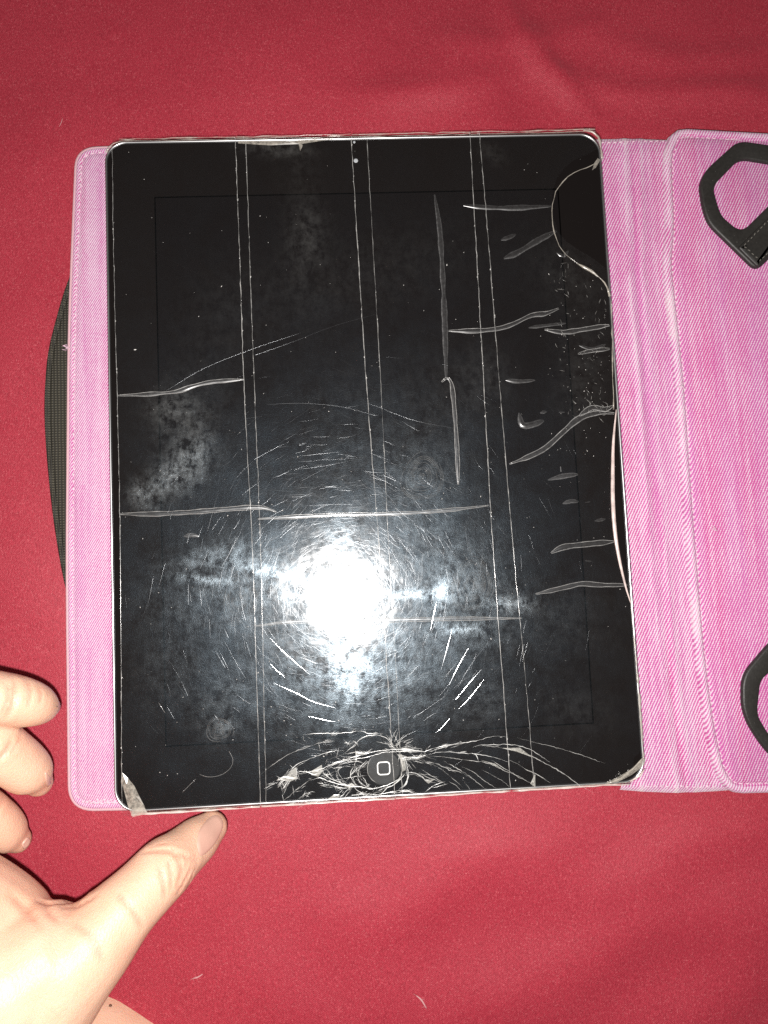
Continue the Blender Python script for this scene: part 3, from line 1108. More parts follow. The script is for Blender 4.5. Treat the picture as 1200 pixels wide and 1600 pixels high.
for pts, w, par, ed, st_ in (
        ([(184, 618), (230, 616), (275, 612), (300, 604), (330, 597), (381, 593)], 6, 0, True, 1.6),
        ([(187, 803), (240, 803), (300, 800), (350, 796), (390, 793), (415, 794), (432, 800)], 8, 0, True, 1.1),
        ([(403, 811), (470, 807), (540, 804), (610, 803), (690, 798), (763, 790)], 6, 1, True, 1.5),
        ([(400, 978), (450, 972), (530, 970), (610, 969), (700, 967), (815, 966)], 6, 1, True, 1.4),
        ([(679, 304), (686, 350), (690, 400), (694, 480), (696, 540), (697, 590)], 9, 2, False, 1.0),
        ([(690, 597), (697, 591), (705, 598), (710, 640), (714, 700), (716, 757)], 7, 2, True, 1.3),
        ([(724, 321), (760, 324), (800, 325), (862, 322)], 8, 3, False, .85),
        ([(787, 404), (810, 394), (840, 376), (869, 361)], 9, 3, False, .75),
        ([(783, 375), (795, 371), (806, 366)], 8, 3, False, .6),
        ([(701, 517), (740, 517), (775, 514), (800, 507), (830, 493), (852, 490), (873, 482)], 8, 3, True, .9),
        ([(826, 512), (850, 509), (884, 505)], 6, 3, False, .9),
        ([(851, 515), (880, 519), (910, 515), (952, 508)], 8, 3, True, .9),
        ([(903, 553), (925, 548), (953, 545)], 7, 3, True, .8),
        ([(905, 540), (925, 545), (946, 538)], 5, 3, False, .8),
        ([(790, 594), (812, 596), (836, 594)], 6, 3, False, 1.1),
        ([(796, 725), (825, 714), (852, 700), (880, 675), (905, 654), (935, 645), (960, 646)], 9, 3, True, 1.0),
        ([(905, 650), (925, 637), (945, 640), (958, 634)], 8, 3, True, .9),
        ([(856, 750), (880, 744), (903, 741)], 8, 3, False, 1.2),
        ([(876, 729), (877, 737)], 8, 3, False, 1.1),
        ([(879, 787), (892, 783), (904, 784)], 6, 3, False, 1.0),
        ([(929, 814), (946, 811)], 5, 3, False, .7),
        ([(861, 864), (880, 855), (910, 851), (960, 846)], 9, 3, True, .7),
        ([(837, 928), (860, 923), (890, 916), (910, 912), (940, 914), (980, 914)], 8, 3, True, .9),
        ([(811, 645), (816, 664), (830, 664), (850, 657)], 9, 3, False, .9),
        ([(844, 645), (854, 643)], 7, 3, False, .8), ([(873, 644), (882, 644)], 6, 3, False, .8),
        ([(914, 785), (922, 784)], 4, 3, False, .8), ([(914, 876), (924, 877)], 6, 3, False, .5),
        ([(287, 838), (300, 836), (311, 838)], 5, 0, False, 1.6),
        ([(870, 395), (880, 400), (888, 392)], 7, 3, False, .8)):
    crease(pts, w, par, ed, st_)

# ------------------------------------------------------------------ cracks around the home button
A = lambda l: [(400 + x / 4.615, 1130 + y / 4.615) for x, y in l]
B = lambda l: [(600 + x / 4.615, 1100 + y / 4.615) for x, y in l]
CR = [  # points, width in photo pixels, faint?
    (A([(300, 370), (390, 350), (470, 330), (560, 290), (680, 250), (760, 230), (860, 205), (980, 190), (1100, 185), (1200, 185)]), 2.6, 0),
    (A([(480, 345), (540, 310), (620, 275), (720, 258), (800, 245), (880, 222), (980, 205), (1200, 206)]), 2.0, 0),
    (A([(200, 385), (250, 345), (290, 300), (380, 260), (470, 225), (560, 200), (640, 200)]), 1.6, 0),
    (A([(30, 375), (80, 330), (150, 280), (250, 215), (340, 185), (420, 155), (520, 125)]), 1.0, 1),
    (A([(345, 85), (410, 75), (500, 75), (600, 72), (680, 65), (740, 55), (800, 70), (870, 75), (905, 75)]), 1.8, 0),
    (A([(640, 215), (700, 165), (740, 125), (790, 95), (850, 85), (910, 95), (950, 115), (975, 160), (985, 185)]), 1.8, 0),
    (A([(150, 412), (200, 390), (260, 400), (300, 402)]), 5.0, 0), (A([(160, 455), (190, 420), (240, 400)]), 2.2, 0),
    (A([(55, 478), (120, 440), (160, 425)]), 1.6, 0), (A([(190, 480), (215, 440), (240, 405)]), 1.8, 0),
    (A([(290, 350), (360, 350), (420, 370), (470, 350)]), 2.2, 0), (A([(290, 320), (292, 360), (300, 400)]), 1.6, 0),
    (A([(390, 412), (460, 395), (530, 420), (600, 440), (680, 455), (760, 460), (830, 472), (900, 458), (960, 440), (1050, 392)]), 2.6, 0),
    (A([(480, 355), (530, 395), (600, 425), (660, 445)]), 1.6, 0), (A([(520, 335), (545, 385), (600, 430), (650, 445)]), 1.2, 1),
    (A([(590, 310), (600, 370), (640, 425)]), 1.2, 1), (A([(620, 300), (580, 370), (610, 420)]), 1.0, 1),
    (A([(720, 180), (720, 270), (690, 340), (680, 380), (710, 430), (750, 462)]), 1.5, 0),
    (A([(800, 270), (760, 310), (735, 360), (745, 420), (790, 455), (850, 477)]), 1.6, 0),
    (A([(660, 400), (700, 360), (740, 320), (790, 285)]), 1.3, 0), (A([(715, 300), (730, 360), (770, 410), (820, 455)]), 1.2, 1),
    (A([(640, 542), (700, 520), (780, 510), (860, 517), (950, 500), (1050, 485), (1120, 490), (1170, 505)]), 2.0, 0),
    (A([(700, 450), (740, 490), (790, 520), (860, 530)]), 1.6, 0), (A([(600, 545), (650, 490), (690, 455)]), 1.4, 0),
    (A([(185, 572), (250, 515), (320, 460), (400, 400)]), 1.0, 1), (A([(330, 540), (360, 520), (390, 512)]), 1.0, 1),
    (A([(1030, 480), (1075, 440), (1098, 380), (1092, 320), (1080, 270), (1060, 230)]), 2.2, 0),
    (A([(880, 532), (920, 490), (960, 450)]), 1.8, 0), (A([(800, 530), (860, 500), (930, 465)]), 1.6, 0),
    (A([(560, 205), (620, 240), (690, 240)]), 1.3, 1), (A([(720, 200), (760, 215), (830, 205)]), 3.0, 0),
    (A([(440, 430), (500, 440), (560, 455), (640, 465)]), 1.4, 0), (A([(450, 455), (520, 445), (600, 470), (670, 465)]), 1.0, 1),
    (A([(210, 580), (330, 577), (470, 562), (560, 550)]), 0.8, 1),
    (A([(490, 130), (550, 128)]), 1.2, 1), (A([(640, 148), (700, 146)]), 1.0, 1),
    (A([(340, 85), (345, 120), (370, 135)]), .8, 1),
    (A([(500, 300), (510, 270), (515, 250)]), 1.0, 1), (A([(650, 290), (690, 280), (760, 275)]), 2.2, 1), (A([(600, 300), (650, 285), (700, 268)]), 2.4, 1),
    (B([(0, 325), (100, 325), (200, 330), (290, 345), (320, 332), (420, 305), (520, 285), (640, 270), (740, 245), (820, 231), (885, 235)]), 1.9, 0),
    (B([(0, 340), (100, 342), (180, 335), (270, 342)]), 2.0, 0),
    (B([(320, 345), (400, 322), (470, 300), (560, 285), (680, 262)]), 1.6, 1),
    (B([(160, 388), (240, 385), (310, 368)]), 4.2, 0), (B([(310, 368), (380, 350), (460, 345), (560, 355), (660, 360), (760, 376), (830, 396), (900, 420)]), 1.6, 0),
    (B([(150, 400), (220, 395), (290, 385)]), 2.2, 0),
    (B([(320, 375), (420, 380), (520, 395), (640, 410), (720, 420), (800, 447), (880, 485), (980, 525), (1080, 582)]), 1.5, 1),
    (B([(640, 312), (700, 297), (800, 295), (900, 292), (980, 305), (1060, 332), (1140, 382), (1200, 422)]), 1.6, 0),
    (B([(700, 300), (850, 315), (960, 340), (1060, 375), (1120, 405), (1200, 447), (1290, 500), (1420, 590), (1510, 640)]), 2.0, 1),
    (B([(960, 245), (1040, 265), (1120, 285), (1200, 302), (1400, 360), (1600, 430)]), 1.0, 1),
    (B([(620, 355), (660, 365), (682, 410)]), 2.4, 0), (B([(470, 335), (530, 350), (600, 340)]), 1.6, 1),
    (B([(770, 402), (830, 440), (900, 482), (960, 520), (1060, 570), (1090, 590)]), 1.5, 1),
    (B([(900, 402), (960, 430), (1020, 470), (1080, 495), (1140, 530), (1200, 570)]), 1.3, 1),
    (B([(430, 412), (520, 460), (600, 510), (680, 570), (740, 615)]), 1.2, 1),
    (B([(560, 452), (640, 490), (720, 550), (820, 615)]), 1.0, 1), (B([(700, 472), (780, 512), (860, 560), (910, 600)]), .9, 1),
    (B([(470, 560), (520, 590), (555, 628)]), 1.0, 1), (B([(560, 540), (600, 590), (620, 620)]), .8, 1), (B([(380, 450), (440, 490), (500, 540), (570, 600)]), .8, 1),
    (B([(180, 490), (230, 500), (280, 530), (310, 560)]), 2.0, 0), (B([(290, 642), (340, 600), (400, 570), (440, 560)]), 1.4, 0),
    (B([(345, 608), (400, 592), (460, 575)]), 1.2, 0), (B([(270, 470), (330, 510), (400, 550), (450, 580)]), 1.1, 1),
    (B([(130, 610), (168, 560), (165, 500), (150, 420)]), 2.4, 0), (B([(20, 635), (80, 640), (160, 630), (240, 650)]), 1.8, 0),
    (B([(1070, 600), (1085, 545), (1090, 500)]), 1.2, 1), (B([(0, 605), (60, 590), (120, 540), (150, 500)]), 2.4, 0),
    (A([(1010, 215), (1045, 265), (1055, 330), (1040, 390), (1000, 430)]), 3.0, 1), (A([(830, 250), (805, 300), (805, 350), (830, 400), (870, 432)]), 1.4, 1),
]
for pts, w, fa in CR:
    rod(pts, w * mmpx(ZT) * 0.24, 'crack', M_CRACK_F if fa else M_CRACK, glass, z=ZT + 0.00006, step=0.0008, wob=0.00008, taper=True, n=5, flat=0.35, var=1.0)
# finer breaks running out sideways from the button, bending to the lower edge
for k in range(14):
    side = -1 if k % 4 == 0 else 1
    a0 = math.radians(random.uniform(-70, 55))
    x0_ = 599.5 + side * 28 * math.cos(a0)
    y0_ = 1200.5 + 28 * math.sin(a0)
    L = random.uniform(20, 120) if side > 0 else random.uniform(15, 95)
    y1_ = y0_ + random.uniform(-6, 10) + (L * random.uniform(.05, .35) if side > 0 else L * random.uniform(-.05, .25))
    y1_ = min(y1_, 1262 - .0622 * (x0_ + side * L - 177) + 3)
    pts = [(x0_, y0_), (x0_ + side * L * .35, y0_ * .8 + y1_ * .2 - random.uniform(0, 8)), (x0_ + side * L * .7, y0_ * .4 + y1_ * .6 - random.uniform(0, 6)), (x0_ + side * L, y1_)]
    rod(pts, random.uniform(.4, .8) * mmpx(ZT) * .5, 'crack', M_CRACK_F, glass, z=ZT + .00005, step=.0008, wob=.00014, taper=True, n=4, flat=.35, var=1.4)
# fan of hairline cracks above the button
mb = MB()
for k in range(34):
    c = U(618 + random.gauss(0, 5), 1168 + random.gauss(0, 5), ZT + .00005)
    a = math.radians(random.uniform(15, 165) if k < 20 else random.uniform(0, 360))
    L = random.uniform(.0015, .006) * (1 if k < 20 else .5)
    d = Vector((math.cos(a), math.sin(a), 0))
    s0 = c + d * random.uniform(0, .003)
    mb.tube([s0, s0 + d * L * .5 + Vector((random.gauss(0, .0002), 0, 0)), s0 + d * L], [.00008, .00006, .00003], 4, .5)
mb.build('hairline_cracks', M_CRACK, glass, kind='stuff')
# splinter lines scattered along the main breaks
mb = MB()
for k in range(330):
    pts, w, fa = random.choice(CR[:36] + CR[38:44])
    i = random.randrange(len(pts) - 1)
    t = random.random()
    x = pts[i][0] * (1 - t) + pts[i + 1][0] * t + random.gauss(0, 3.0)
    y = pts[i][1] * (1 - t) + pts[i + 1][1] * t + random.gauss(0, 2.0)
    if (x - 599.5) ** 2 + (y - 1200.5) ** 2 < 27 ** 2:
        continue
    c = U(x, y, ZT + .00005)
    a = math.atan2(-(pts[i + 1][1] - pts[i][1]), pts[i + 1][0] - pts[i][0]) + random.gauss(0, .45)
    d = Vector((math.cos(a), math.sin(a), 0)) * random.uniform(.0003, .0018)
    r = random.uniform(.00003, .00009)
    mb.tube([c - d, c + Vector((0, r, 0)), c + d], [r * .3, r, r * .3], 4, .5)
mb.build('glass_splinters', M_CRACK, glass, kind='stuff')
for poly in (A([(400, 345), (475, 300), (480, 350), (450, 385), (400, 375)]), A([(290, 315), (295, 400), (250, 395), (215, 385), (250, 345)]),
             A([(510, 552), (560, 515), (605, 515), (590, 545)]), A([(715, 205), (760, 210), (800, 222), (720, 240)]),
             A([(1020, 225), (1050, 280), (1052, 350), (1080, 340), (1075, 270), (1050, 225)]), A([(640, 455), (690, 430), (720, 450), (680, 470)]),
             B([(290, 548), (330, 545), (370, 540), (320, 575)]), B([(700, 405), (800, 440), (870, 480), (800, 430)]),
             B([(850, 318), (980, 315), (1070, 385), (960, 345)]), B([(1055, 575), (1090, 500), (1092, 600)]), A([(150, 410), (210, 380), (300, 395), (250, 420)])):
    patch(poly, ZT + .00006, 'glass_shard', M_SHARD, glass, .0001)

# ------------------------------------------------------------------ scratches, fibres and dust on the tape
zs = ZTP + 0.00022


def inside(x, y):
    return 195 < x < 985 and 235 < y < 1225 and x < 930 + (y - 210) * 0.068




def groove(mb, pts, hw, slope, lens=False):
    """shallow scratch with raised lips: its flanks only tilt by `slope`"""
    n = len(pts)
    rows = []
    for i, p in enumerate(pts):
        t_ = (pts[min(i + 1, n - 1)] - pts[max(i - 1, 0)]).normalized()
        s_ = Vector((-t_.y, t_.x, 0))
        k = (0.2 + 1.1 * math.sin(math.pi * i / (n - 1)) ** 2) if lens else (0.35 if i in (0, n - 1) else 1.0)
        rows.append([p - s_ * hw * k, p + Vector((0, 0, slope * hw * k)), p + s_ * hw * k])
    mb.grid(rows)


mb = MB()
cnt = 0
while cnt < 7000:
    if random.random() < 0.80:
        x, y = random.gauss(560, 150), random.gauss(890, 170)
    else:
        x, y = random.uniform(190, 990), random.uniform(230, 1230)
    if not inside(x, y):
        continue
    cnt += 1
    a = random.uniform(0, math.pi)
    L = random.uniform(.0020, .0085) * (2.6 if random.random() < 0.06 else 1)
    bend = random.gauss(0, .10)
    c = U(x, y, zs)
    pts = [c + Vector((math.cos(a + bend * s), math.sin(a + bend * s), 0)) * (L * s) for s in (-.5, -.2, .15, .5)]
    groove(mb, pts, random.uniform(.00002, .00005), random.choice((.05, .08, .1, .15, .2, .28)) * random.uniform(.8, 1.2))
mb.build('fine_scratches', M_SCR, tablet, kind='stuff')

DS = [[(427, 1067), (462, 1083), (490, 1097), (524, 1106)], [(483, 1119), (505, 1125), (524, 1128)], [(712, 1093), (730, 1072), (752, 1046)], [(716, 1108), (735, 1090), (756, 1062)],
      [(681, 1145), (692, 1136), (703, 1122)], [(422, 997), (440, 1016), (458, 1032), (484, 1054)], [(689, 1048), (697, 1020), (706, 985)], [(702, 1070), (717, 1040), (732, 1012)],
      [(672, 986), (677, 965), (682, 940)], [(423, 1037), (432, 1048), (446, 1058)], [(398, 555), (455, 535), (520, 510), (590, 490)], [(260, 610), (320, 575), (395, 545), (470, 520)],
      [(166, 360), (250, 398), (330, 440), (390, 480)], [(400, 492), (440, 530), (465, 590), (475, 650)], [(415, 632), (470, 630), (530, 635), (590, 650)],
      [(850, 226), (830, 250), (790, 290), (760, 312)], [(600, 640), (660, 660), (760, 676)], [(590, 900), (640, 1010), (680, 1080)], [(770, 995), (735, 1040), (715, 1075)],
      [(400, 880), (430, 890), (462, 900)], [(372, 880), (400, 893), (445, 902)], [(410, 850), (435, 838), (446, 828)], [(285, 905), (310, 905), (330, 911)],
      [(255, 620), (275, 640), (290, 665)], [(520, 640), (560, 720), (620, 790)], [(240, 900), (232, 940), (225, 960)], [(258, 880), (250, 910), (245, 925)]]
for i, d in enumerate(DS):
    mb = MB()
    deep_ = i < 10
    groove(mb, catmull([U(x, y, zs) for x, y in d], .0012), .00013 if deep_ else .00006, .26 if deep_ else .5, deep_)
    mb.build('deep_scratch', M_SCR2 if deep_ else M_SCR, tablet)
# fingerprints: ridges of grease
M_PRINT = mat_milky('finger_grease', (0.70, 0.69, 0.66), 0.050, gloss=0.008, rough=.3, nscale=300)
for cx, cy, a_, b_, rot in ((343, 1141, 22, 19, 0), (738, 912, 34, 46, 12), (432, 884, 46, 26, 12), (372, 935, 30, 50, 5), (660, 745, 34, 40, 20)):
    mb = MB()
    r0 = 2.2
    while r0 < min(a_, b_):
        k_ = r0 / min(a_, b_)
        st0 = random.uniform(0, 6.28)
        sp_ = random.uniform(2.5, 5.6)
        pts = []
        for i in range(26):
            an = st0 + sp_ * i / 25
            u_, v_ = a_ * k_ * math.cos(an), b_ * k_ * math.sin(an)
            cr, sr = math.cos(math.radians(rot)), math.sin(math.radians(rot))
            wv_ = 1 + .07 * math.sin(3 * an + 1)
            pts.append(U(cx + (u_ * cr - v_ * sr) * wv_, cy + (u_ * sr + v_ * cr) * wv_, zs))
        mb.tube(pts, [.00009 * (1 + .8 * fbm(p.x, p.y, 500, 2, 4.)) for p in pts], 4, .3)
        r0 += 2.0
    mb.build('fingerprint', M_PRINT, tablet)
# curled fibres
for pts in ([(312, 1210), (325, 1214), (345, 1211), (360, 1200), (364, 1187), (358, 1174)], [(285, 1238), (297, 1226), (306, 1217)], [(248, 1098), (254, 1108), (258, 1114)]):
    rod(pts, .00005, 'fibre', M_EDGE_FAINT, tablet, z=zs, step=.001, wob=.00001, var=.2)
mb = MB()
for k in range(480):
    if k < 200:
        x, y = random.gauss(560, 210), random.gauss(900, 220)
    elif k < 300:
        x, y = random.gauss(915, 30), random.gauss(590, 80)
    elif k < 325:
        q = random.uniform(-1, 1)
        x, y = 975 + 24 * q + random.gauss(0, 4), 1206 - 16 * q + random.gauss(0, 4)
    else:
        x, y = random.uniform(190, 990), random.uniform(230, 1240)
    if not inside(x, y):
        continue
    c = U(x, y, zs)
    r = abs(random.gauss(.00003, .00005)) + .00003
    a = random.uniform(0, 6.28)
    d = Vector((math.cos(a), math.sin(a), 0)) * r * random.uniform(1, 2.2)
    mb.tube([c - d, c, c + d], [r * .4, r, r * .4], 5, .6)
mb.build('dust_specks', M_DUST, tablet, kind='stuff')
# crumbled adhesive beside the torn edge
mb = MB()
for k in range(90):
    if k < 30:
        x, y = 876 + random.gauss(0, 5) + (k % 2) * 6, random.uniform(392, 585)
    elif k < 70:
        x, y = random.gauss(935, 12), random.uniform(430, 640)
    else:
        x, y = random.uniform(880, 955), random.gauss(640, 8)
    if x > 930 + (y - 210) * .062:
        continue
    c = U(x, y, zs)
    a = random.gauss(1.2, .6)
    L = random.uniform(.0003, .0013)
    d = Vector((math.cos(a), -math.sin(a), 0)) * L
    r = random.uniform(.00004, .00014)
    mb.tube([c - d, c + Vector((random.gauss(0, .0001), 0, 0)), c + d], [r * .4, r, r * .3], 5, .5)
mb.build('adhesive_crumbs', mat_milky('crumbs', (.7, .68, .64), .13, gloss=.03), tablet, kind='stuff')

# ------------------------------------------------------------------ lint on the cloth
for pts, lab, w in (([(93, 199), (96, 192), (98, 185)], 'thin pale fibre on the red cloth left of the tablet top', .00012),
                    ([(300, 1531), (308, 1529), (316, 1524)], 'short pale lint scrap on red cloth right of the hand', .00028),
                    ([(650, 1553), (658, 1560), (666, 1573)], 'pale lint scrap on red cloth far below the home button', .00035)):
    P = []
    for x, y in pts:
        p = U(x, y, 0)
        P.append(Vector((p.x, p.y, cloth_z(p.x, p.y) + w * .8)))
    mb = MB()
    path = catmull(P, .0006)
    mb.tube(path, [w * (.4 + .6 * math.sin(math.pi * i / (len(path) - 1))) for i in range(len(path))], 6, .7)
    for k in range(4):
        c = random.choice(path)
        d = Vector((random.gauss(0, 1), random.gauss(0, 1), .3)).normalized() * w * 4
        mb.tube([c, c + d], [w * .25, w * .1], 4)
    o = mb.build('lint', M_LINT)
    tag(o, lab, 'lint')

# ------------------------------------------------------------------ the hand and the leg
person = empty('person')
tag(person, 'bare hand with its thumb against the tablet, bare limb below it', 'person')


def blob(chains, voxel, smooth_it, lift=0.0):
    """one continuous skin grown over overlapping tapered chains"""
    mb = MB()
    for ch in chains:
        pts4 = [(*U(x, y, z), r * mmpx(z)) for x, y, z, r in ((x, y, z + lift * max(0, (z - .012) / .03), r) for x, y, z, r in ch)]
        # spline in 4-D (position and radius)
        P = [Vector(p) for p in pts4]
        P = [P[0] * 2 - P[1]] + P + [P[-1] * 2 - P[-2]]
        path, rad = [], []
        for i in range(1, len(P) - 2):
            p0, p1, p2, p3 = P[i - 1:i + 3]
            for k in range(8):
                t = k / 8
                q = 0.5 * ((2 * p1) + (p2 - p0) * t + (2 * p0 - 5 * p1 + 4 * p2 - p3) * t * t + (3 * p1 - p0 - 3 * p2 + p3) * t ** 3)
                path.append(q.to_3d())
                rad.append(q.w)
        path.append(P[-2].to_3d())
        rad.append(P[-2].w)
        # hemispherical ends
        for end in (0, -1):
            c, r = path[end], rad[end]
            d = (path[0] - path[1]).normalized() if end == 0 else (path[-1] - path[-2]).normalized()
            extra = [(c + d * (r * math.sin(a)), r * max(0.03, math.cos(a))) for a in (0.4, 0.8, 1.15, 1.45)]
            for q, rr in extra:
                if end == 0:
                    path.insert(0, q)
                    rad.insert(0, rr)
                else:
                    path.append(q)
                    rad.append(rr)
        mb.tube(path, rad, 20)
    me = bpy.data.meshes.new('tmp')
    me.from_pydata(mb.v, [], mb.f)
    ob = bpy.data.objects.new('tmp', me)
    COL.objects.link(ob)
    m = ob.modifiers.new('r', 'REMESH')
    m.mode = 'VOXEL'
    m.voxel_size = voxel
    s = ob.modifiers.new('s', 'SMOOTH')
    s.iterations = smooth_it
    s.factor = 0.5
    dg = bpy.context.evaluated_depsgraph_get()
    out = bpy.data.meshes.new_from_object(ob.evaluated_get(dg))
    bpy.data.objects.remove(ob)
    bpy.data.meshes.remove(me)
    return out


HAND = [
    # thumb: tip, nail bed, joint, base, wrist side
    [(330, 1293, .0115, 25), (312, 1309, .0150, 33), (284, 1334, .0215, 38), (258, 1356, .0265, 45), (225, 1390, .0310, 47), (190, 1425, .0350, 52), (145, 1474, .0380, 65), (88, 1526, .0400, 84), (8, 1610, .0400, 104), (-80, 1710, .040, 120)],
    # palm mass behind the thumb
    [(58, 1512, .0400, 92), (5, 1545, .0420, 108), (-80, 1600, .042, 130)],
    [(108, 1468, .0330, 50), (60, 1478, .0350, 66), (-10, 1462, .0360, 92), (-90, 1440, .040, 110)],
    # index
    [(80, 1105, .0235, 15), (68, 1104, .0265, 27), (44, 1099, .0310, 36), (4, 1092, .0350, 40), (-50, 1090, .0400, 42), (-120, 1130, .043, 46)],
    # middle
    [(60, 1222, .0180, 22), (46, 1207, .0210, 36), (10, 1179, .0270, 41), (-40, 1150, .0330, 44), (-120, 1180, .040, 50)],
    # ring
    [(28, 1312, .0130, 20), (15, 1303, .0150, 30), (-12, 1281, .0200, 36), (-60, 1255, .026, 40), (-130, 1260, .034, 46)],
    # knuckles joining the fingers to the palm outside the frame
    [(-120, 1130, .043, 50), (-150, 1260, .043, 70), (-130, 1400, .042, 90)],
]
hm = blob(HAND, 0.0011, 7, 0.003)
co = np.array([v.co[:] for v in hm.vertices])
no = np.array([v.normal[:] for v in hm.vertices])
bvh = BVHTree.FromPolygons([Vector(c) for c in co], [tuple(p.vertices) for p in hm.polygons])


def on_hand(x, y, tree=None):
    d = (U(x, y, 0) - CAM).normalized()
    loc, nrm, idx, dist = (tree or bvh).ray_cast(CAM, d)
    return (loc, nrm) if loc else (None, None)


red = np.zeros(len(co))


def carve(pts, depth, width):
    path = []
    for i in range(len(pts) - 1):
        for k in range(10):
            t = k / 10
            path.append((pts[i][0] * (1 - t) + pts[i + 1][0] * t, pts[i][1] * (1 - t) + pts[i + 1][1] * t))
    path.append(pts[-1])
    P = [on_hand(x, y)[0] for x, y in path]
    P = np.array([p[:] for p in P if p])
    if len(P) < 2:
        return
    n = len(P)
    for i, p in enumerate(P):
        pass
    d = np.full(len(co), 9.0)
    s = np.zeros(len(co))
    for i in range(n):
        q = np.linalg.norm(co - P[i], axis=1)
        b = q < d
        d[b] = q[b]
        s[b] = i / (n - 1)
    k = np.exp(-(d / width) ** 2) * np.clip(np.minimum(s, 1 - s) * 5 + 0.35, 0, 1)
    ring = np.exp(-((d - 2.2 * width) / (1.3 * width)) ** 2)
    co[:] = co - no * (k * depth - ring * depth * 0.28)[:, None]
    red[:] = np.maximum(red, k * 0.8)


# finger and thumb creases
for pts, dp, w in (
        ([(25, 1064), (22, 1085), (20, 1100), (9, 1122)], .0009, .0010), ([(19, 1158), (8, 1176), (-2, 1186)], .0009, .0010),
        ([(224, 1331), (245, 1329), (266, 1330), (288, 1338), (309, 1347)], .0007, .0009),
        ([(268, 1330), (280, 1345), (284, 1362), (278, 1380)], .0006, .0008), ([(300, 1355), (288, 1375), (278, 1396)], .0006, .0008),
        ([(292, 1342), (286, 1364), (276, 1386)], .0005, .0007),
        ([(248, 1352), (254, 1374), (258, 1404)], .0004, .0008), ([(306, 1350), (299, 1372), (290, 1392)], .0004, .0007), ([(262, 1340), (268, 1366), (266, 1392)], .0004, .0007),
        ([(129, 1404), (105, 1410), (80, 1412), (60, 1408)], .0009, .0012), ([(95, 1418), (122, 1416), (150, 1400)], .0005, .0010),
        ([(20, 1400), (40, 1420), (62, 1445)], .0006, .0016), ([(70, 1412), (78, 1428), (92, 1440)], .0005, .0012),
        ([(60, 1070), (64, 1085), (62, 1098)], .0003, .0007), ([(44, 1062), (47, 1082), (44, 1104)], .0003, .0008), ([(34, 1150), (24, 1164), (14, 1180)], .0005, .0008), ([(8, 1246), (-2, 1262), (-8, 1276)], .0006, .0009),
        ([(12, 1068), (12, 1092), (2, 1116)], .0005, .0008), ([(180, 1395), (205, 1420), (222, 1450)], .0003, .0010), ([(110, 1440), (140, 1462), (160, 1500)], .0003, .0014),
        ([(232, 1325), (250, 1320), (262, 1318)], .0003, .0007), ([(300, 1332), (305, 1338), (310, 1345)], .0004, .0006)):
    carve(pts, dp * 0.8, w * 0.8)
# flushed skin towards the fingertips and in the web
for x, y, r, k in ((330, 1290, 34, .5), (300, 1320, 26, .35), (94, 1104, 18, .8), (78, 1225, 26, .75), (40, 1315, 26, .75), (110, 1420, 46, .45), (50, 1440, 60, .3), (285, 1380, 26, .35),
                   (60, 1170, 20, .5), (10, 1245, 30, .7), (20, 1345, 60, .5), (260, 1432, 24, .3), (200, 1495, 30, .3)):
    loc, nr = on_hand(x, y)
    if loc:
        d = np.linalg.norm(co - np.array(loc[:]), axis=1)
        red = np.maximum(red, k * np.exp(-(d / (r * 0.00022)) ** 2))
side_ = np.clip(1 - np.abs(no[:, 2]) * 1.25, 0, 1) * 0.45  # edge shading put into the skin colour: redder where it turns sideways
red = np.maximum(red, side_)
hm.vertices.foreach_set('co', co.ravel())
hm.polygons.foreach_set('use_smooth', [True] * len(hm.polygons))
hm.materials.clear()
hm.materials.append(M_SKIN)
hm.update()
attr(hm, 'red', red)
hm.name = 'hand'
hand = link('hand', hm, person)
bvh2 = BVHTree.FromPolygons([Vector(c) for c in co], [tuple(p.vertices) for p in hm.polygons])


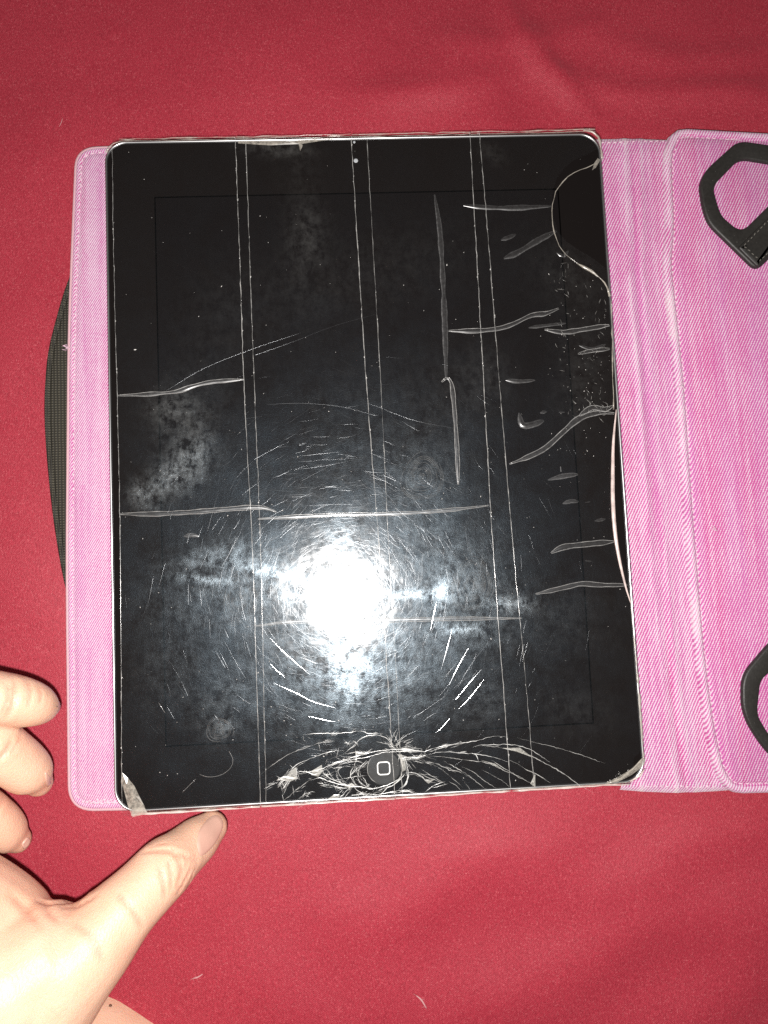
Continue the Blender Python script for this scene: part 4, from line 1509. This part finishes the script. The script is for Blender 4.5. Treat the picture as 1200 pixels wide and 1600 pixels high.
def nail(poly_px, name, lift=.00035):
    """curved plate following the fingertip"""
    cx = sum(p[0] for p in poly_px) / len(poly_px)
    cy = sum(p[1] for p in poly_px) / len(poly_px)
    n = len(poly_px)
    vs, fs = [], []
    fr = (0.0, .3, .55, .75, .9, 1.0)
    last = None
    for f in fr:
        for p in (poly_px if f else [None]):
            x, y = (cx, cy) if p is None else (cx + (p[0] - cx) * f, cy + (p[1] - cy) * f)
            loc, nr = on_hand(x, y, bvh2)
            if loc is None:
                q = last
            else:
                if nr.z < 0:
                    nr = -nr
                q = loc + nr * (lift * (1.0 if f < .95 else -0.2))
            last = q
            vs.append(q)
    fs += [(0, 1 + i, 1 + (i + 1) % n) for i in range(n)]
    for j in range(len(fr) - 2):
        a, b = 1 + j * n, 1 + (j + 1) * n
        fs += [(a + i, b + i, b + (i + 1) % n, a + (i + 1) % n) for i in range(n)]
    mb = MB()
    mb.add(vs, fs)
    return mb.build(name, M_NAIL, hand)


def ovalize(pts, n=28):
    p = catmull([Vector((x, y, 0)) for x, y in pts + pts[:1]], 4)
    return [(q.x, q.y) for q in p[:-1]]


nail(ovalize([(307, 1318), (311, 1298), (326, 1278), (340, 1273), (349, 1283), (347, 1298), (335, 1320), (319, 1336), (311, 1336)]), 'thumb_nail')
nail(ovalize([(90, 1094), (94, 1099), (95, 1105), (92, 1110), (88, 1105)]), 'fingernail', .0005)
nail(ovalize([(70, 1205), (77, 1215), (79, 1224), (74, 1230), (71, 1220)]), 'fingernail', .0004)
nail(ovalize([(34, 1318), (42, 1308), (46, 1311), (44, 1320), (36, 1326)]), 'fingernail', .0005)

# limb resting on the cloth below the hand
LEG = [[(20, 1620, -.006, 130), (81, 1672, -.008, 150), (160, 1727, -.008, 152), (260, 1795, -.008, 156), (380, 1880, -.008, 160)]]
lm = blob(LEG, 0.003, 3)
lm.polygons.foreach_set('use_smooth', [True] * len(lm.polygons))
lm.materials.clear()
lm.materials.append(M_SKIN)
attr(lm, 'red', [0.18] * len(lm.vertices))
lm.name = 'leg'
leg = link('leg', lm, person)
leg['label'] = 'bare limb at the bottom edge below the hand'
lb = BVHTree.FromPolygons([v.co for v in lm.vertices], [tuple(p.vertices) for p in lm.polygons])
loc, nr = on_hand(172, 1572, lb)
if loc:
    mb = MB()
    circ = [Vector((loc.x + .0006 * math.cos(k * .52), loc.y + .0005 * math.sin(k * .52))) for k in range(12)]
    panel(mb, circ, [(0, loc.z - .0003), (.0002, loc.z + .0003)])
    mb.build('mole', M_MOLE, leg)
